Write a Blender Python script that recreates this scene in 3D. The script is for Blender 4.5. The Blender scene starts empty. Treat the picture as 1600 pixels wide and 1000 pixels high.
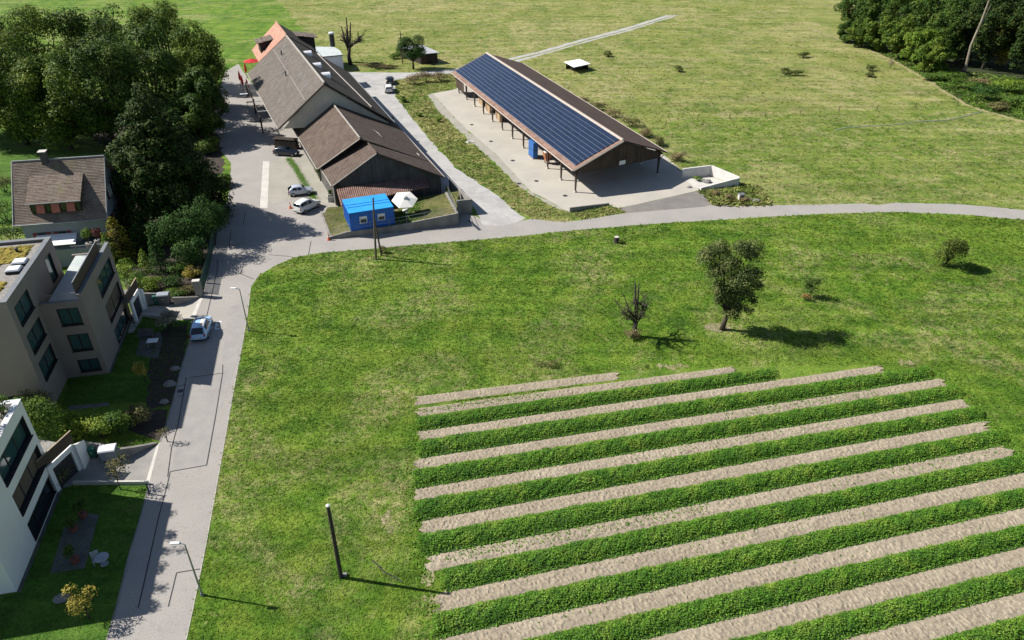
import bpy, math, random
import numpy as np
from mathutils import Vector, Matrix
R = math.radians
rng = np.random.default_rng(7)
random.seed(7)
sc = bpy.context.scene
col = sc.collection

# ------------------------------------------------------------------ camera, sky, sun, exposure
CAM_H = 45.0                       # drone height above the road, metres
FPX = 1161.0                       # focal length in pixels of a 1600 px wide frame
TILT = math.atan(FPX / 1835.0)     # 32.3 degrees below the horizon
cam = bpy.data.cameras.new('camera'); cam_o = bpy.data.objects.new('camera', cam); col.objects.link(cam_o)
cam.sensor_width = 36.0; cam.lens = 36.0 * FPX / 1600.0; cam.clip_start = 0.5; cam.clip_end = 3000
cam_o.location = (0, 0, CAM_H); cam_o.rotation_euler = (math.pi / 2 - TILT, 0, 0)
sc.camera = cam_o
SUN_EL = R(42.0); SUN_AZ = math.atan2(-0.983, 0.182)         # azimuth from +Y towards +X
w = bpy.data.worlds.new('World'); sc.world = w; w.use_nodes = True
wn = w.node_tree; bg = wn.nodes['Background']
sky = wn.nodes.new('ShaderNodeTexSky'); sky.sky_type = 'NISHITA'; sky.sun_disc = False
sky.sun_elevation = SUN_EL; sky.sun_rotation = SUN_AZ; sky.air_density = 1.0; sky.dust_density = 0.6
wn.links.new(sky.outputs[0], bg.inputs[0]); bg.inputs[1].default_value = 0.055
sun = bpy.data.lights.new('sun', 'SUN'); sun.energy = 4.6; sun.angle = R(0.5); sun.color = (1.0, 0.955, 0.88)
sun_o = bpy.data.objects.new('sun', sun); col.objects.link(sun_o)
to_sun = Vector((math.sin(SUN_AZ) * math.cos(SUN_EL), math.cos(SUN_AZ) * math.cos(SUN_EL), math.sin(SUN_EL)))
sun_o.rotation_euler = to_sun.to_track_quat('Z', 'Y').to_euler(); sun_o.location = (-60, 60, 80)
vs = sc.view_settings; vs.view_transform = 'Standard'; vs.look = 'None'; vs.gamma = 1.0; vs.use_curve_mapping = False
vs.exposure = 0.88
sc.render.resolution_x = 1024; sc.render.resolution_y = 640
sc.cycles.max_bounces = 6; sc.cycles.diffuse_bounces = 3; sc.cycles.transmission_bounces = 3; sc.cycles.transparent_max_bounces = 6

# ------------------------------------------------------------------ helpers
def S(x, y, z=0.0):
    """world point at height z seen at photo position (x, y): the survey of the site from the aerial photograph"""
    u = (x - 800) / FPX; v = (y - 500) / FPX
    d = (u, math.cos(TILT) - v * math.sin(TILT), -math.sin(TILT) - v * math.cos(TILT))
    t = (z - CAM_H) / d[2]
    return Vector((d[0] * t, d[1] * t, z))
def V(*a): return Vector(a)
def tag(o, label=None, cat=None, group=None, kind=None):
    if label: o['label'] = label
    if cat: o['category'] = cat
    if group: o['group'] = group
    if kind: o['kind'] = kind
    return o
def empty(name, loc=(0, 0, 0), rz=0.0, label=None, cat=None, group=None):
    o = bpy.data.objects.new(name, None); col.objects.link(o); o.location = loc; o.rotation_euler = (0, 0, rz)
    o.empty_display_size = 0.3
    return tag(o, label, cat, group)
def link_mesh(name, me, mat, parent=None, smooth=False):
    o = bpy.data.objects.new(name, me); col.objects.link(o)
    if mat is not None:
        for m in (mat if isinstance(mat, (list, tuple)) else [mat]): me.materials.append(m)
    if parent is not None: o.parent = parent
    if smooth: me.polygons.foreach_set('use_smooth', [True] * len(me.polygons))
    return o
def copy_tree(o, parent=None):
    c = o.copy(); col.objects.link(c); c.parent = parent
    for ch in [k for k in bpy.data.objects if k.parent == o]: copy_tree(ch, c)
    return c
class MB:
    """collects shapes of ONE piece; vertices in the parent's frame"""
    def __init__(s): s.v = []; s.f = []; s.m = []
    def add(s, vs_, fs, mi=0):
        b = len(s.v); s.v += [tuple(p) for p in vs_]; s.f += [tuple(i + b for i in f) for f in fs]; s.m += [mi] * len(fs); return s
    def box(s, c, size, rz=0.0, mi=0, taper=1.0):
        hx, hy, hz = size[0] / 2, size[1] / 2, size[2] / 2; ca, sa = math.cos(rz), math.sin(rz); p = []
        for z, k in ((-hz, 1.0), (hz, taper)):
            for x, y in ((-hx, -hy), (hx, -hy), (hx, hy), (-hx, hy)):
                x *= k; y *= k; p.append((c[0] + x * ca - y * sa, c[1] + x * sa + y * ca, c[2] + z))
        return s.add(p, [(3, 2, 1, 0), (4, 5, 6, 7), (0, 1, 5, 4), (1, 2, 6, 5), (2, 3, 7, 6), (3, 0, 4, 7)], mi)
    def prism(s, poly, z0, z1, mi=0):
        n = len(poly); z0f = z0 if callable(z0) else (lambda p: z0); z1f = z1 if callable(z1) else (lambda p: z1)
        p = [(a[0], a[1], z0f(a)) for a in poly] + [(a[0], a[1], z1f(a)) for a in poly]
        return s.add(p, [tuple(range(n - 1, -1, -1)), tuple(range(n, 2 * n))] + [(i, (i + 1) % n, n + (i + 1) % n, n + i) for i in range(n)], mi)
    def slab(s, pts, t, mi=0):
        """polygon pts (3-D, anticlockwise seen from its front) with thickness t behind it"""
        pts = [Vector(p) for p in pts]; n = len(pts)
        nr = (pts[1] - pts[0]).cross(pts[2] - pts[0]).normalized(); q = [p - nr * t for p in pts]
        return s.add(pts + q, [tuple(range(n)), tuple(range(2 * n - 1, n - 1, -1))] + [((i + 1) % n, i, n + i, n + (i + 1) % n) for i in range(n)], mi)
    def tube(s, pts, rad, n=7, mi=0, cap=True):
        pts = [Vector(p) for p in pts]; k = len(pts)
        rad = rad if isinstance(rad, (list, tuple)) else [rad] * k; ring = []
        for i, p in enumerate(pts):
            d = (pts[min(i + 1, k - 1)] - pts[max(i - 1, 0)]).normalized()
            a = d.cross(V(0, 0, 1) if abs(d.z) < .9 else V(1, 0, 0)).normalized(); b = d.cross(a)
            ring += [p + (a * math.cos(2 * math.pi * j / n) + b * math.sin(2 * math.pi * j / n)) * rad[i] for j in range(n)]
        fs = [(i * n + j, i * n + (j + 1) % n, (i + 1) * n + (j + 1) % n, (i + 1) * n + j) for i in range(k - 1) for j in range(n)]
        if cap: fs += [tuple(range(n - 1, -1, -1)), tuple((k - 1) * n + j for j in range(n))]
        return s.add(ring, fs, mi)
    def lathe(s, c, prof, n=16, mi=0):
        k = len(prof)
        p = [(c[0] + r * math.cos(2 * math.pi * j / n), c[1] + r * math.sin(2 * math.pi * j / n), c[2] + z) for r, z in prof for j in range(n)]
        fs = [(i * n + j, i * n + (j + 1) % n, (i + 1) * n + (j + 1) % n, (i + 1) * n + j) for i in range(k - 1) for j in range(n)]
        fs += [tuple(range(n - 1, -1, -1)), tuple((k - 1) * n + j for j in range(n))]
        return s.add(p, fs, mi)
    def build(s, name, mat, parent=None, smooth=False, **t):
        me = bpy.data.meshes.new(name); me.from_pydata(s.v, [], s.f); me.update()
        if any(s.m): me.polygons.foreach_set('material_index', s.m)
        o = link_mesh(name, me, mat, parent, smooth)
        return tag(o, **t) if t else o
def quick(name, mat, parent, fn, *a, **k):
    m = MB(); getattr(m, fn)(*a, **k); return m.build(name, mat, parent)
def bevel(o, wd=0.02, seg=2):
    b = o.modifiers.new('bevel', 'BEVEL'); b.width = wd; b.segments = seg; b.limit_method = 'ANGLE'; return o
def tri_mesh(name, verts, mat, parent=None, per=3):
    """numpy (n, per, 3) -> separate small faces"""
    n = verts.shape[0]; me = bpy.data.meshes.new(name)
    me.vertices.add(n * per); me.vertices.foreach_set('co', verts.reshape(-1).astype(np.float32))
    me.loops.add(n * per); me.loops.foreach_set('vertex_index', np.arange(n * per, dtype=np.int32))
    me.polygons.add(n); me.polygons.foreach_set('loop_start', np.arange(0, n * per, per, dtype=np.int32))
    me.update(calc_edges=True)
    return link_mesh(name, me, mat, parent)
def inside(poly, x, y):
    r = np.zeros(x.shape, bool); n = len(poly)
    for i in range(n):
        x0, y0 = poly[i][0], poly[i][1]; x1, y1 = poly[(i + 1) % n][0], poly[(i + 1) % n][1]
        if y0 == y1: continue
        r ^= ((y0 > y) != (y1 > y)) & (x < (x1 - x0) * (y - y0) / (y1 - y0) + x0)
    return r
def ragged(poly, step=1.0, amp=0.12):
    """subdivide a ground outline and roughen it"""
    out = []; n = len(poly)
    for i in range(n):
        a = Vector(poly[i][:2]); b = Vector(poly[(i + 1) % n][:2]); L = (b - a).length; k = max(1, int(L / step))
        nr = Vector((-(b - a).y, (b - a).x)) / max(L, 1e-6)
        for j in range(k):
            q = a.lerp(b, j / k) + nr * (random.gauss(0, amp) if j else 0); out.append((q.x, q.y))
    return out
def sheet(name, poly, z, mat, label=None, kind='structure', parent=None):
    from mathutils.geometry import tessellate_polygon
    p3 = [V(p[0], p[1], z) for p in poly]
    tr = tessellate_polygon([p3]); me = bpy.data.meshes.new(name)
    fs = []
    for t in tr:
        a, b, c = (p3[i] for i in t)
        fs.append(t if (b - a).cross(c - a).z > 0 else t[::-1])
    me.from_pydata([tuple(p) for p in p3], [], fs); me.update()
    o = link_mesh(name, me, mat, parent); return tag(o, label=label, kind=kind if parent is None else None)
def PX(*pts): return [S(*p) for p in pts]

# ------------------------------------------------------------------ materials (all procedural, world-position noise)
def new_mat(name):
    m = bpy.data.materials.new(name); m.use_nodes = True; nt = m.node_tree; b = nt.nodes['Principled BSDF']
    return m, nt, b
def noise(nt, vec, scale, detail=3, rough=.55, dist=0.0):
    n = nt.nodes.new('ShaderNodeTexNoise'); n.inputs['Scale'].default_value = scale; n.inputs['Detail'].default_value = detail
    n.inputs['Roughness'].default_value = rough; n.inputs['Distortion'].default_value = dist
    if vec is not None: nt.links.new(vec, n.inputs['Vector'])
    return n.outputs['Fac']
def ramp(nt, fac, stops):
    r = nt.nodes.new('ShaderNodeValToRGB'); el = r.color_ramp.elements
    while len(el) < len(stops): el.new(.5)
    for e, (p, c) in zip(el, stops): e.position = p; e.color = (*c, 1) if not isinstance(c, (int, float)) else (c, c, c, 1)
    nt.links.new(fac, r.inputs[0]); return r.outputs[0]
def mixc(nt, a, b, f, mode='MIX'):
    x = nt.nodes.new('ShaderNodeMix'); x.data_type = 'RGBA'; x.blend_type = mode
    for s_, v_ in ((x.inputs['Factor'], f), (x.inputs[6], a), (x.inputs[7], b)):
        if hasattr(v_, 'links'): nt.links.new(v_, s_)
        elif isinstance(v_, (int, float)): s_.default_value = v_
        else: s_.default_value = (*v_, 1)
    return x.outputs[2]
def bump(nt, b, fac, strength=.3, dist=.05):
    bp = nt.nodes.new('ShaderNodeBump'); bp.inputs['Strength'].default_value = strength; bp.inputs['Distance'].default_value = dist
    nt.links.new(fac, bp.inputs['Height']); nt.links.new(bp.outputs[0], b.inputs['Normal'])
def pos_of(nt, scale=None, rot=None, obj=False):
    if obj: p = nt.nodes.new('ShaderNodeTexCoord').outputs['Object']
    else: p = nt.nodes.new('ShaderNodeNewGeometry').outputs['Position']
    if scale or rot:
        mp = nt.nodes.new('ShaderNodeMapping'); nt.links.new(p, mp.inputs[0])
        if scale: mp.inputs['Scale'].default_value = scale
        if rot: mp.inputs['Rotation'].default_value = rot
        p = mp.outputs[0]
    return p
def mat(name, c1, c2=None, scale=1.5, rough=.8, fine=None, bmp=0.0, bscale=30, spec=.3, metal=0.0, obj=False, stretch=None, rot=None, lo=.35, hi=.65, dirt=None):
    """base colour wandering between c1 and c2, with a fine grain and optional relief"""
    m, nt, b = new_mat(name); p = pos_of(nt, stretch, rot, obj)
    b.inputs['Roughness'].default_value = rough; b.inputs['Specular IOR Level'].default_value = spec; b.inputs['Metallic'].default_value = metal
    if c2 is None: c2 = tuple(x * .86 for x in c1)
    c = ramp(nt, noise(nt, p, scale, 5), [(lo, c1), (hi, c2)])
    if dirt: c = mixc(nt, c, dirt[0], ramp(nt, noise(nt, p, dirt[1], 4, .65, .6), [(dirt[2], 0), (min(1, dirt[2] + .14), dirt[3])]))
    if fine: c = mixc(nt, c, ramp(nt, noise(nt, p, fine[0], 2), [(.3, 1 - fine[1]), (.7, 1 + fine[1])]), 1.0, 'MULTIPLY')
    nt.links.new(c, b.inputs['Base Color'])
    if bmp: bump(nt, b, noise(nt, p, bscale, 4, .65), bmp)
    return m
def grass_color(nt, pal, patch=.05, mid=.35, fine=2.2):
    """pal: deep green, green, light green, straw, straw share"""
    p = pos_of(nt); deep, green, light, straw, share = pal
    c = ramp(nt, noise(nt, p, mid, 5, .62, .4), [(.3, deep), (.48, green), (.66, light)])
    big = noise(nt, p, patch, 4, .6, .5)
    c = mixc(nt, c, straw, ramp(nt, noise(nt, p, mid * 1.7, 5, .7, .8), [(.62 - share * .35, 0), (.80 - share * .35, .8)]))
    c = mixc(nt, c, light, ramp(nt, big, [(.45, 0), (.7, .5)]))
    worn = nt.nodes.new('ShaderNodeMath'); worn.operation = 'MULTIPLY'
    nt.links.new(ramp(nt, noise(nt, p, patch * 1.4, 5, .62, 1.0), [(.50 - share * .12, 0), (.66 - share * .12, .85)]), worn.inputs[0]); nt.links.new(ramp(nt, noise(nt, p, mid * 3.2, 4, .7, .6), [(.40, 0), (.62, 1)]), worn.inputs[1])
    c = mixc(nt, c, straw, worn.outputs[0])
    c = mixc(nt, c, deep, ramp(nt, noise(nt, p, patch * 2.3, 4, .6), [(.52, 0), (.72, .45)]))
    swath = noise(nt, pos_of(nt, (.035, .55, 1), (0, 0, R(-13))), 1.0, 3, .6, .3)
    c = mixc(nt, c, ramp(nt, swath, [(.36, .84), (.5, 1.0), (.64, 1.16)]), 1.0, 'MULTIPLY')
    return c, p
def grass_mat(name, pal, ground=True, **k):
    m, nt, b = new_mat(name); c, p = grass_color(nt, pal, **k); b.inputs['Roughness'].default_value = .85; b.inputs['Specular IOR Level'].default_value = .12
    if ground:
        f = noise(nt, p, 3.2, 4, .7); c = mixc(nt, c, ramp(nt, f, [(.3, .62), (.7, 1.2)]), 1.0, 'MULTIPLY')
        nt.links.new(c, b.inputs['Base Color']); bump(nt, b, noise(nt, p, 4.5, 5, .75), .9, .22)
    else:
        g = nt.nodes.new('ShaderNodeNewGeometry').outputs['Random Per Island']
        c = mixc(nt, c, ramp(nt, g, [(0, .62), (1, 1.42)]), 1.0, 'MULTIPLY'); nt.links.new(c, b.inputs['Base Color'])
        leafy(nt, b, c, .3)
    return m
def leafy(nt, b, c, f=.3):
    tr = nt.nodes.new('ShaderNodeBsdfTranslucent'); nt.links.new(c, tr.inputs[0])
    mx = nt.nodes.new('ShaderNodeMixShader'); mx.inputs[0].default_value = f
    nt.links.new(b.outputs[0], mx.inputs[1]); nt.links.new(tr.outputs[0], mx.inputs[2])
    nt.links.new(mx.outputs[0], nt.nodes['Material Output'].inputs[0])
def leaf_mat(name, stops, scale=.35, tr=.3, rough=.6, vary=.35):
    """leaf colours: slow drift through the crown plus one shade per leaf"""
    m, nt, b = new_mat(name); b.inputs['Roughness'].default_value = rough; b.inputs['Specular IOR Level'].default_value = .12
    c = ramp(nt, noise(nt, pos_of(nt), scale, 3), [(.28 + .44 * i / max(1, len(stops) - 1), s_) for i, s_ in enumerate(stops)])
    g = nt.nodes.new('ShaderNodeNewGeometry').outputs['Random Per Island']
    c = mixc(nt, c, ramp(nt, g, [(0, 1 - vary), (1, 1 + vary)]), 1.0, 'MULTIPLY'); nt.links.new(c, b.inputs['Base Color']); leafy(nt, b, c, tr)
    return m
def glass_mat(name, c, rough=.06):
    m, nt, b = new_mat(name); b.inputs['Base Color'].default_value = (*c, 1); b.inputs['Roughness'].default_value = rough; b.inputs['Specular IOR Level'].default_value = .6
    return m
def tile_mat(name, c1, c2, c3, tw, th, frame, moss=None, rough=.85, bmp=.5):
    """roof covering: courses and single tiles laid out in the roof's own axes (frame = z rotation of the building)"""
    m, nt, b = new_mat(name); b.inputs['Roughness'].default_value = rough; b.inputs['Specular IOR Level'].default_value = .2
    p = pos_of(nt); mp = nt.nodes.new('ShaderNodeMapping'); mp.vector_type = 'TEXTURE'; nt.links.new(p, mp.inputs[0]); mp.inputs['Rotation'].default_value = (0, 0, frame)
    sx = nt.nodes.new('ShaderNodeSeparateXYZ'); nt.links.new(mp.outputs[0], sx.inputs[0])
    cb = nt.nodes.new('ShaderNodeCombineXYZ'); nt.links.new(sx.outputs[0], cb.inputs[0]); nt.links.new(sx.outputs[2], cb.inputs[1])
    br = nt.nodes.new('ShaderNodeTexBrick'); nt.links.new(cb.outputs[0], br.inputs[0])
    br.inputs['Color1'].default_value = (*c1, 1); br.inputs['Color2'].default_value = (*c2, 1); br.inputs['Mortar'].default_value = (*[x * .35 for x in c1], 1)
    br.inputs['Scale'].default_value = 1; br.inputs['Brick Width'].default_value = tw; br.inputs['Row Height'].default_value = th
    br.inputs['Mortar Size'].default_value = th * .09; br.inputs['Mortar Smooth'].default_value = .4; br.inputs['Bias'].default_value = -.1
    c = mixc(nt, br.outputs[0], c3, ramp(nt, noise(nt, p, .8, 5, .65), [(.42, 0), (.68, .75)]))
    if moss: c = mixc(nt, c, moss, ramp(nt, noise(nt, p, .5, 5, .7, .5), [(.58, 0), (.72, .8)]))
    c = mixc(nt, c, ramp(nt, noise(nt, p, 5, 3), [(.3, .8), (.7, 1.2)]), 1.0, 'MULTIPLY')
    nt.links.new(c, b.inputs['Base Color']); bump(nt, b, br.outputs[1], -bmp, .03)
    return m
def plank_mat(name, c1, c2, w_, frame, rough=.85, axis=0):
    m, nt, b = new_mat(name); b.inputs['Roughness'].default_value = rough; b.inputs['Specular IOR Level'].default_value = .2
    p = pos_of(nt); mp = nt.nodes.new('ShaderNodeMapping'); mp.vector_type = 'TEXTURE'; nt.links.new(p, mp.inputs[0]); mp.inputs['Rotation'].default_value = (0, 0, frame)
    st = nt.nodes.new('ShaderNodeMapping'); nt.links.new(mp.outputs[0], st.inputs[0]); st.inputs['Scale'].default_value = (1 / w_, 1 / w_, .12)
    nz = noise(nt, st.outputs[0], 1.0, 3, .7); c = ramp(nt, nz, [(.3, c1), (.7, c2)])
    c = mixc(nt, c, ramp(nt, noise(nt, p, .6, 4), [(.3, .7), (.7, 1.15)]), 1.0, 'MULTIPLY')
    nt.links.new(c, b.inputs['Base Color']); bump(nt, b, nz, .5, .03)
    return m
# ------------------------------------------------------------------ shared materials
PAL_NEAR = ((.042, .106, .011), (.098, .186, .018), (.172, .246, .033), (.330, .310, .135), .13)
PAL_MID = ((.068, .130, .017), (.130, .195, .030), (.205, .245, .054), (.340, .305, .145), .34)
PAL_DRY = ((.095, .150, .026), (.175, .212, .048), (.250, .258, .078), (.370, .325, .165), .34)
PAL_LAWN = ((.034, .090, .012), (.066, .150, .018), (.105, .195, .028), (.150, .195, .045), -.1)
PAL_VERGE = ((.085, .145, .026), (.150, .205, .042), (.215, .240, .066), (.330, .280, .130), .40)
G_NEAR = grass_mat('meadow ground', PAL_NEAR); T_NEAR = grass_mat('meadow grass', PAL_NEAR, False)
G_MID = grass_mat('pasture ground', PAL_MID); T_MID = grass_mat('pasture grass', PAL_MID, False)
G_DRY = grass_mat('dry pasture ground', PAL_DRY, patch=.025, mid=.16); T_DRY = grass_mat('dry pasture grass', PAL_DRY, False, patch=.025, mid=.16)
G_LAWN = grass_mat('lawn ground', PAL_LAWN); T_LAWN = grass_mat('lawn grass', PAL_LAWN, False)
G_VERGE = grass_mat('verge ground', PAL_VERGE); T_VERGE = grass_mat('verge grass', PAL_VERGE, False)
ASPHALT = mat('old asphalt', (.300, .280, .259), (.268, .251, .234), .28, .9, fine=(11, .16), bmp=.25, bscale=22, dirt=((.20, .188, .178), 2.2, .56, .5))
ASPHALT_PATCH = mat('asphalt patch', (.285, .268, .252), (.245, .232, .220), .7, .9, fine=(14, .10), bmp=.25, bscale=22)
ASPHALT_DARK = mat('worn asphalt ramp', (.19, .175, .160), (.150, .140, .13), .5, .9, fine=(10, .12), bmp=.3, bscale=18)
TAR = mat('tar seam', (.035, .036, .040), rough=.6)
GRAVEL = mat('fine gravel road', (.370, .360, .350), (.290, .284, .278), .3, .95, fine=(6, .14), bmp=.4, bscale=14, dirt=((.42, .41, .40), .5, .5, .5))
GRAVEL_YARD = mat('weedy gravel', (.310, .292, .252), (.265, .252, .214), .35, .95, fine=(7, .2), bmp=.5, bscale=12, dirt=((.16, .18, .07), .8, .64, .55))
CONCRETE = mat('yard concrete', (.400, .370, .320), (.345, .322, .285), .22, .9, fine=(9, .08), bmp=.15, bscale=16, dirt=((.20, .19, .17), .5, .63, .6))
CONC_OLD = mat('stained concrete', (.25, .24, .22), (.16, .155, .145), .6, .9, fine=(8, .15), bmp=.3, bscale=12, stretch=(1, 1, .25))
CONC_LIGHT = mat('light concrete', (.50, .48, .44), (.42, .40, .37), .7, .85, fine=(9, .07))
SLABS = mat('grey paving', (.12, .118, .115), (.085, .085, .088), .8, .85, fine=(6, .12))
SOIL = mat('tilled soil', (.280, .236, .172), (.242, .202, .150), .5, .97, fine=(5, .22), bmp=.7, bscale=9, dirt=((.32, .275, .205), .25, .5, .6))
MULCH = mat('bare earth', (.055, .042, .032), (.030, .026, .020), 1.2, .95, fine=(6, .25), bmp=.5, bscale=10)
STONE = mat('grey field stone', (.24, .235, .225), (.15, .15, .145), 2.5, .85, fine=(9, .15), bmp=.4, bscale=8)
WHITE_PAINT = mat('white paint', (.72, .72, .70), (.58, .58, .57), 2.0, .7)
STEEL = mat('galvanised steel', (.32, .33, .34), (.25, .26, .27), 2, .45, metal=.6)
DARK_STEEL = mat('dark metal', (.035, .037, .042), (.025, .026, .03), 2, .5)
RUBBER = mat('tyre rubber', (.018, .018, .019), (.026, .026, .026), 5, .8)
BARK = mat('bark', (.075, .060, .046), (.042, .035, .028), 2, .95, fine=(12, .25), bmp=.6, bscale=10, stretch=(1, 1, .3))
BARK_PALE = mat('pale bark', (.30, .26, .20), (.18, .15, .115), 2, .9, fine=(10, .2), bmp=.5, bscale=10)
POLE_WOOD = mat('weathered pole wood', (.13, .105, .080), (.085, .07, .055), 2, .9, fine=(10, .2), stretch=(1, 1, .2))

# ------------------------------------------------------------------ ground sheets
base = sheet('meadow', [(-900, -60), (900, -60), (900, 1400), (-900, 1400)], 0.0, G_NEAR, 'green meadow ground spreading under the whole site')
ST_R = PX((270, 1100), (302, 950), (320, 862), (336, 775), (352, 685), (364, 616), (377, 548), (387, 490), (392, 448))
BEND = PX((405, 430), (430, 415), (460, 402), (500, 395), (580, 389), (630, 384), (717, 377), (780, 372), (905, 359), (1030, 349), (1180, 340), (1300, 333.5), (1400, 331), (1500, 335), (1600, 343), (1750, 362))
RD_TOP = PX((1750, 344), (1600, 328), (1500, 319), (1400, 316.5), (1300, 319), (1190, 321), (1112, 320))
asph = ST_R + BEND + RD_TOP + PX((977, 333), (900, 345), (830, 342), (790, 350), (760, 345), (735, 335), (700, 330), (560, 300), (500, 250), (440, 190), (400, 140), (372, 100), (352, 112), (336, 160), (336, 200), (345, 235), (361, 255), (357, 312), (347, 332), (325, 405), (318, 460), (303, 497), (294, 540), (282, 580), (274, 614), (258, 670), (249, 692), (231, 757), (220, 806), (202, 866), (184, 940), (140, 1100))
road = sheet('road', ragged(asph, 1.5, .05), .004, ASPHALT, 'old grey asphalt street bending right past the barn')
sheet('farmyard', PX((395, 120), (470, 90), (545, 113), (600, 170), (700, 280), (690, 320), (540, 330), (440, 240)), .003, ASPHALT, 'shaded asphalt yard under the farm buildings')
ramp_sheet = sheet('ramp', PX((967, 325.5), (1094, 297.5), (1112, 320), (1100, 323), (977, 333)), .010, ASPHALT_DARK, 'darker brown asphalt ramp joining hall yard and road')
grav = PX((557, 113), (560, 122), (617, 124), (617, 150), (640, 180), (677, 225), (715, 265), (780, 307), (805, 330), (822, 341), (790, 352), (755, 352), (744, 330), (710, 300), (640, 240), (560, 160), (520, 130), (505, 112))
sheet('gravel_road', ragged(grav, 1.2, .12), .008, GRAVEL, 'pale gravel road running between barn and solar hall')
trk = PX((505, 112), (560, 113), (640, 113.5), (700, 109), (735, 103), (790, 93), (850, 78), (905, 62), (962, 48), (1040, 24), (1060, 24), (985, 48), (935, 61), (868, 80), (815, 95), (770, 106), (703, 116), (650, 119), (617, 125), (560, 124))
sheet('farm_track', ragged(trk, 2.0, .15), .012, GRAVEL, 'pale farm track climbing away behind the solar hall')
sheet('track_median', ragged(PX((742, 104), (792, 95.5), (858, 79.5), (918, 62), (972, 48.5), (1048, 25), (1052, 25), (976, 48.5), (922, 62.5), (862, 80), (797, 96), (748, 105)), 1.0, .10), .02, G_DRY, 'grassy middle strip of the farm track')
apron = PX((676, 146), (713, 139), (735, 118), (830, 110), (1035, 240), (1092, 290), (1094, 297), (967, 325), (950, 321), (891, 332), (830, 300), (780, 245), (729, 202), (700, 172))
sheet('concrete_yard', ragged(apron, 3, .06), .008, CONCRETE, 'pale concrete yard under and around the solar hall')
sheet('gravel_margin', ragged(PX((668, 148), (676, 146), (700, 172), (729, 202), (780, 245), (830, 300), (888, 331), (868, 325), (815, 295), (762, 245), (712, 200), (684, 172)), 1, .2), .006, GRAVEL_YARD, 'grey gravel margin along the concrete yard')
sheet('gravel_yard', ragged(PX((421, 258), (440, 243), (480, 243), (520, 300), (530, 322), (498, 322), (478, 310), (448, 312), (419, 322)), 1, .12), .010, GRAVEL_YARD, 'weedy gravel parking yard beside the barn')
sheet('pavement_strip', PX((411, 252), (421, 252), (418, 325), (406, 325)), .014, CONC_LIGHT, 'light concrete strip along the gravel parking yard')
ydr = sheet('driveway', PX((225, 480), (262, 475), (275, 477), (312, 464), (316, 466), (303, 497), (296, 500), (262, 499), (224, 494), (208, 520), (200, 520), (205, 490)), .008, CONCRETE, 'short concrete driveway below the two upper waste bins')
sheet('driveway', PX((125, 736), (131, 712), (169, 714), (189, 717), (244, 697), (249, 692), (231, 757), (115, 757), (96, 764), (90, 752)), .008, mat('driveway concrete', (.27, .255, .235), (.20, .195, .185), .5, .9, fine=(9, .1), bmp=.2, bscale=14), 'concrete driveway in front of the white building garage')
sheet('driveway_edge', PX((311, 466.5), (317, 466), (304, 497), (298, 497)), .014, CONC_LIGHT, 'pale sloping edge strip of the upper driveway')
sheet('driveway_edge', PX((245, 694), (250, 692), (233, 756), (227, 756)), .014, CONC_LIGHT, 'pale sloping edge strip of the lower driveway')

UP = PX((520, 112), (640, 113), (715, 107), (760, 130), (880, 160), (1000, 204), (1090, 187), (1250, 179), (1420, 168), (1500, 164), (1545, 172)) + [V(190, 150, 0), V(420, 300, 0), V(420, 900, 0), V(-300, 900, 0), V(-90, 300, 0)] + PX((470, 40),)
dry = sheet('dry_pasture', ragged(UP, 2, .9), .003, G_DRY, 'sun dried yellow green pasture beyond the hall')
MIDP = PX((1000, 204), (1090, 187), (1250, 179), (1420, 168), (1500, 164), (1545, 172), (1700, 215), (1760, 335)) + RD_TOP[1:-1] + PX((1150, 321), (1200, 318), (1155, 284), (1109, 259), (1062, 270), (1000, 212))
sheet('pasture', ragged(MIDP, 3, .4), .005, G_MID, 'patchy pasture between road and fence line')
VERGE = PX((703, 115), (650, 119), (618, 126), (619, 150), (642, 180), (679, 225), (717, 265), (781, 307), (806, 330), (830, 341), (867, 346), (900, 345), (889, 332), (866, 325), (813, 295), (760, 245), (710, 200), (682, 172), (667, 149), (676, 145), (712, 139), (716, 118))
sheet('grass_verge', ragged(VERGE, 1, .15), .014, G_VERGE, 'rough grass verge between gravel road and concrete yard')
VERGE2 = PX((893, 333), (952, 321), (978, 332), (950, 336), (905, 343))
sheet('grass_island', ragged(VERGE2, .6, .12), .018, G_VERGE, 'small dry grass island at the yard entrance')
VERGE3 = PX((1096, 298), (1150, 287), (1180, 290), (1205, 318), (1190, 321), (1116, 320))
sheet('grass_corner', ragged(VERGE3, .6, .12), .016, G_VERGE, 'weedy corner below the walled concrete bay')

# the gardens on the left
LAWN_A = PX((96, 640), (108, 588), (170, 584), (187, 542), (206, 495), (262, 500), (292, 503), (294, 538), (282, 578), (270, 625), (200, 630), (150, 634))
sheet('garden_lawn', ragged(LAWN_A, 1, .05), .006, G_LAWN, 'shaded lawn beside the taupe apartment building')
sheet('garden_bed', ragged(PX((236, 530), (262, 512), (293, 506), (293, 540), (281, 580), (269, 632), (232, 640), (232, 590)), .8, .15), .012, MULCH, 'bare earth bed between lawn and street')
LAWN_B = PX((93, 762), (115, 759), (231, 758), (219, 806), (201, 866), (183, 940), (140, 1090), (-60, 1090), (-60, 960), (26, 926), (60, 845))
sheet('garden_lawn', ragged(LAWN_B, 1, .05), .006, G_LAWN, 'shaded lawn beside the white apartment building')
LAWN_C = PX((-60, 200), (30, 205), (180, 232), (200, 300), (190, 330), (150, 360), (0, 350), (-60, 330))
sheet('garden_lawn', ragged(LAWN_C, 2, .2), .006, G_LAWN, 'bright lawn behind the old tiled house')
sheet('garden_bed', ragged(PX((175, 300), (345, 300), (348, 330), (326, 405), (318, 455), (312, 463), (275, 474), (226, 477), (206, 470), (170, 380)), 1, .1), .009, MULCH, 'dark planted ground under the garden shrubs')
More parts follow.
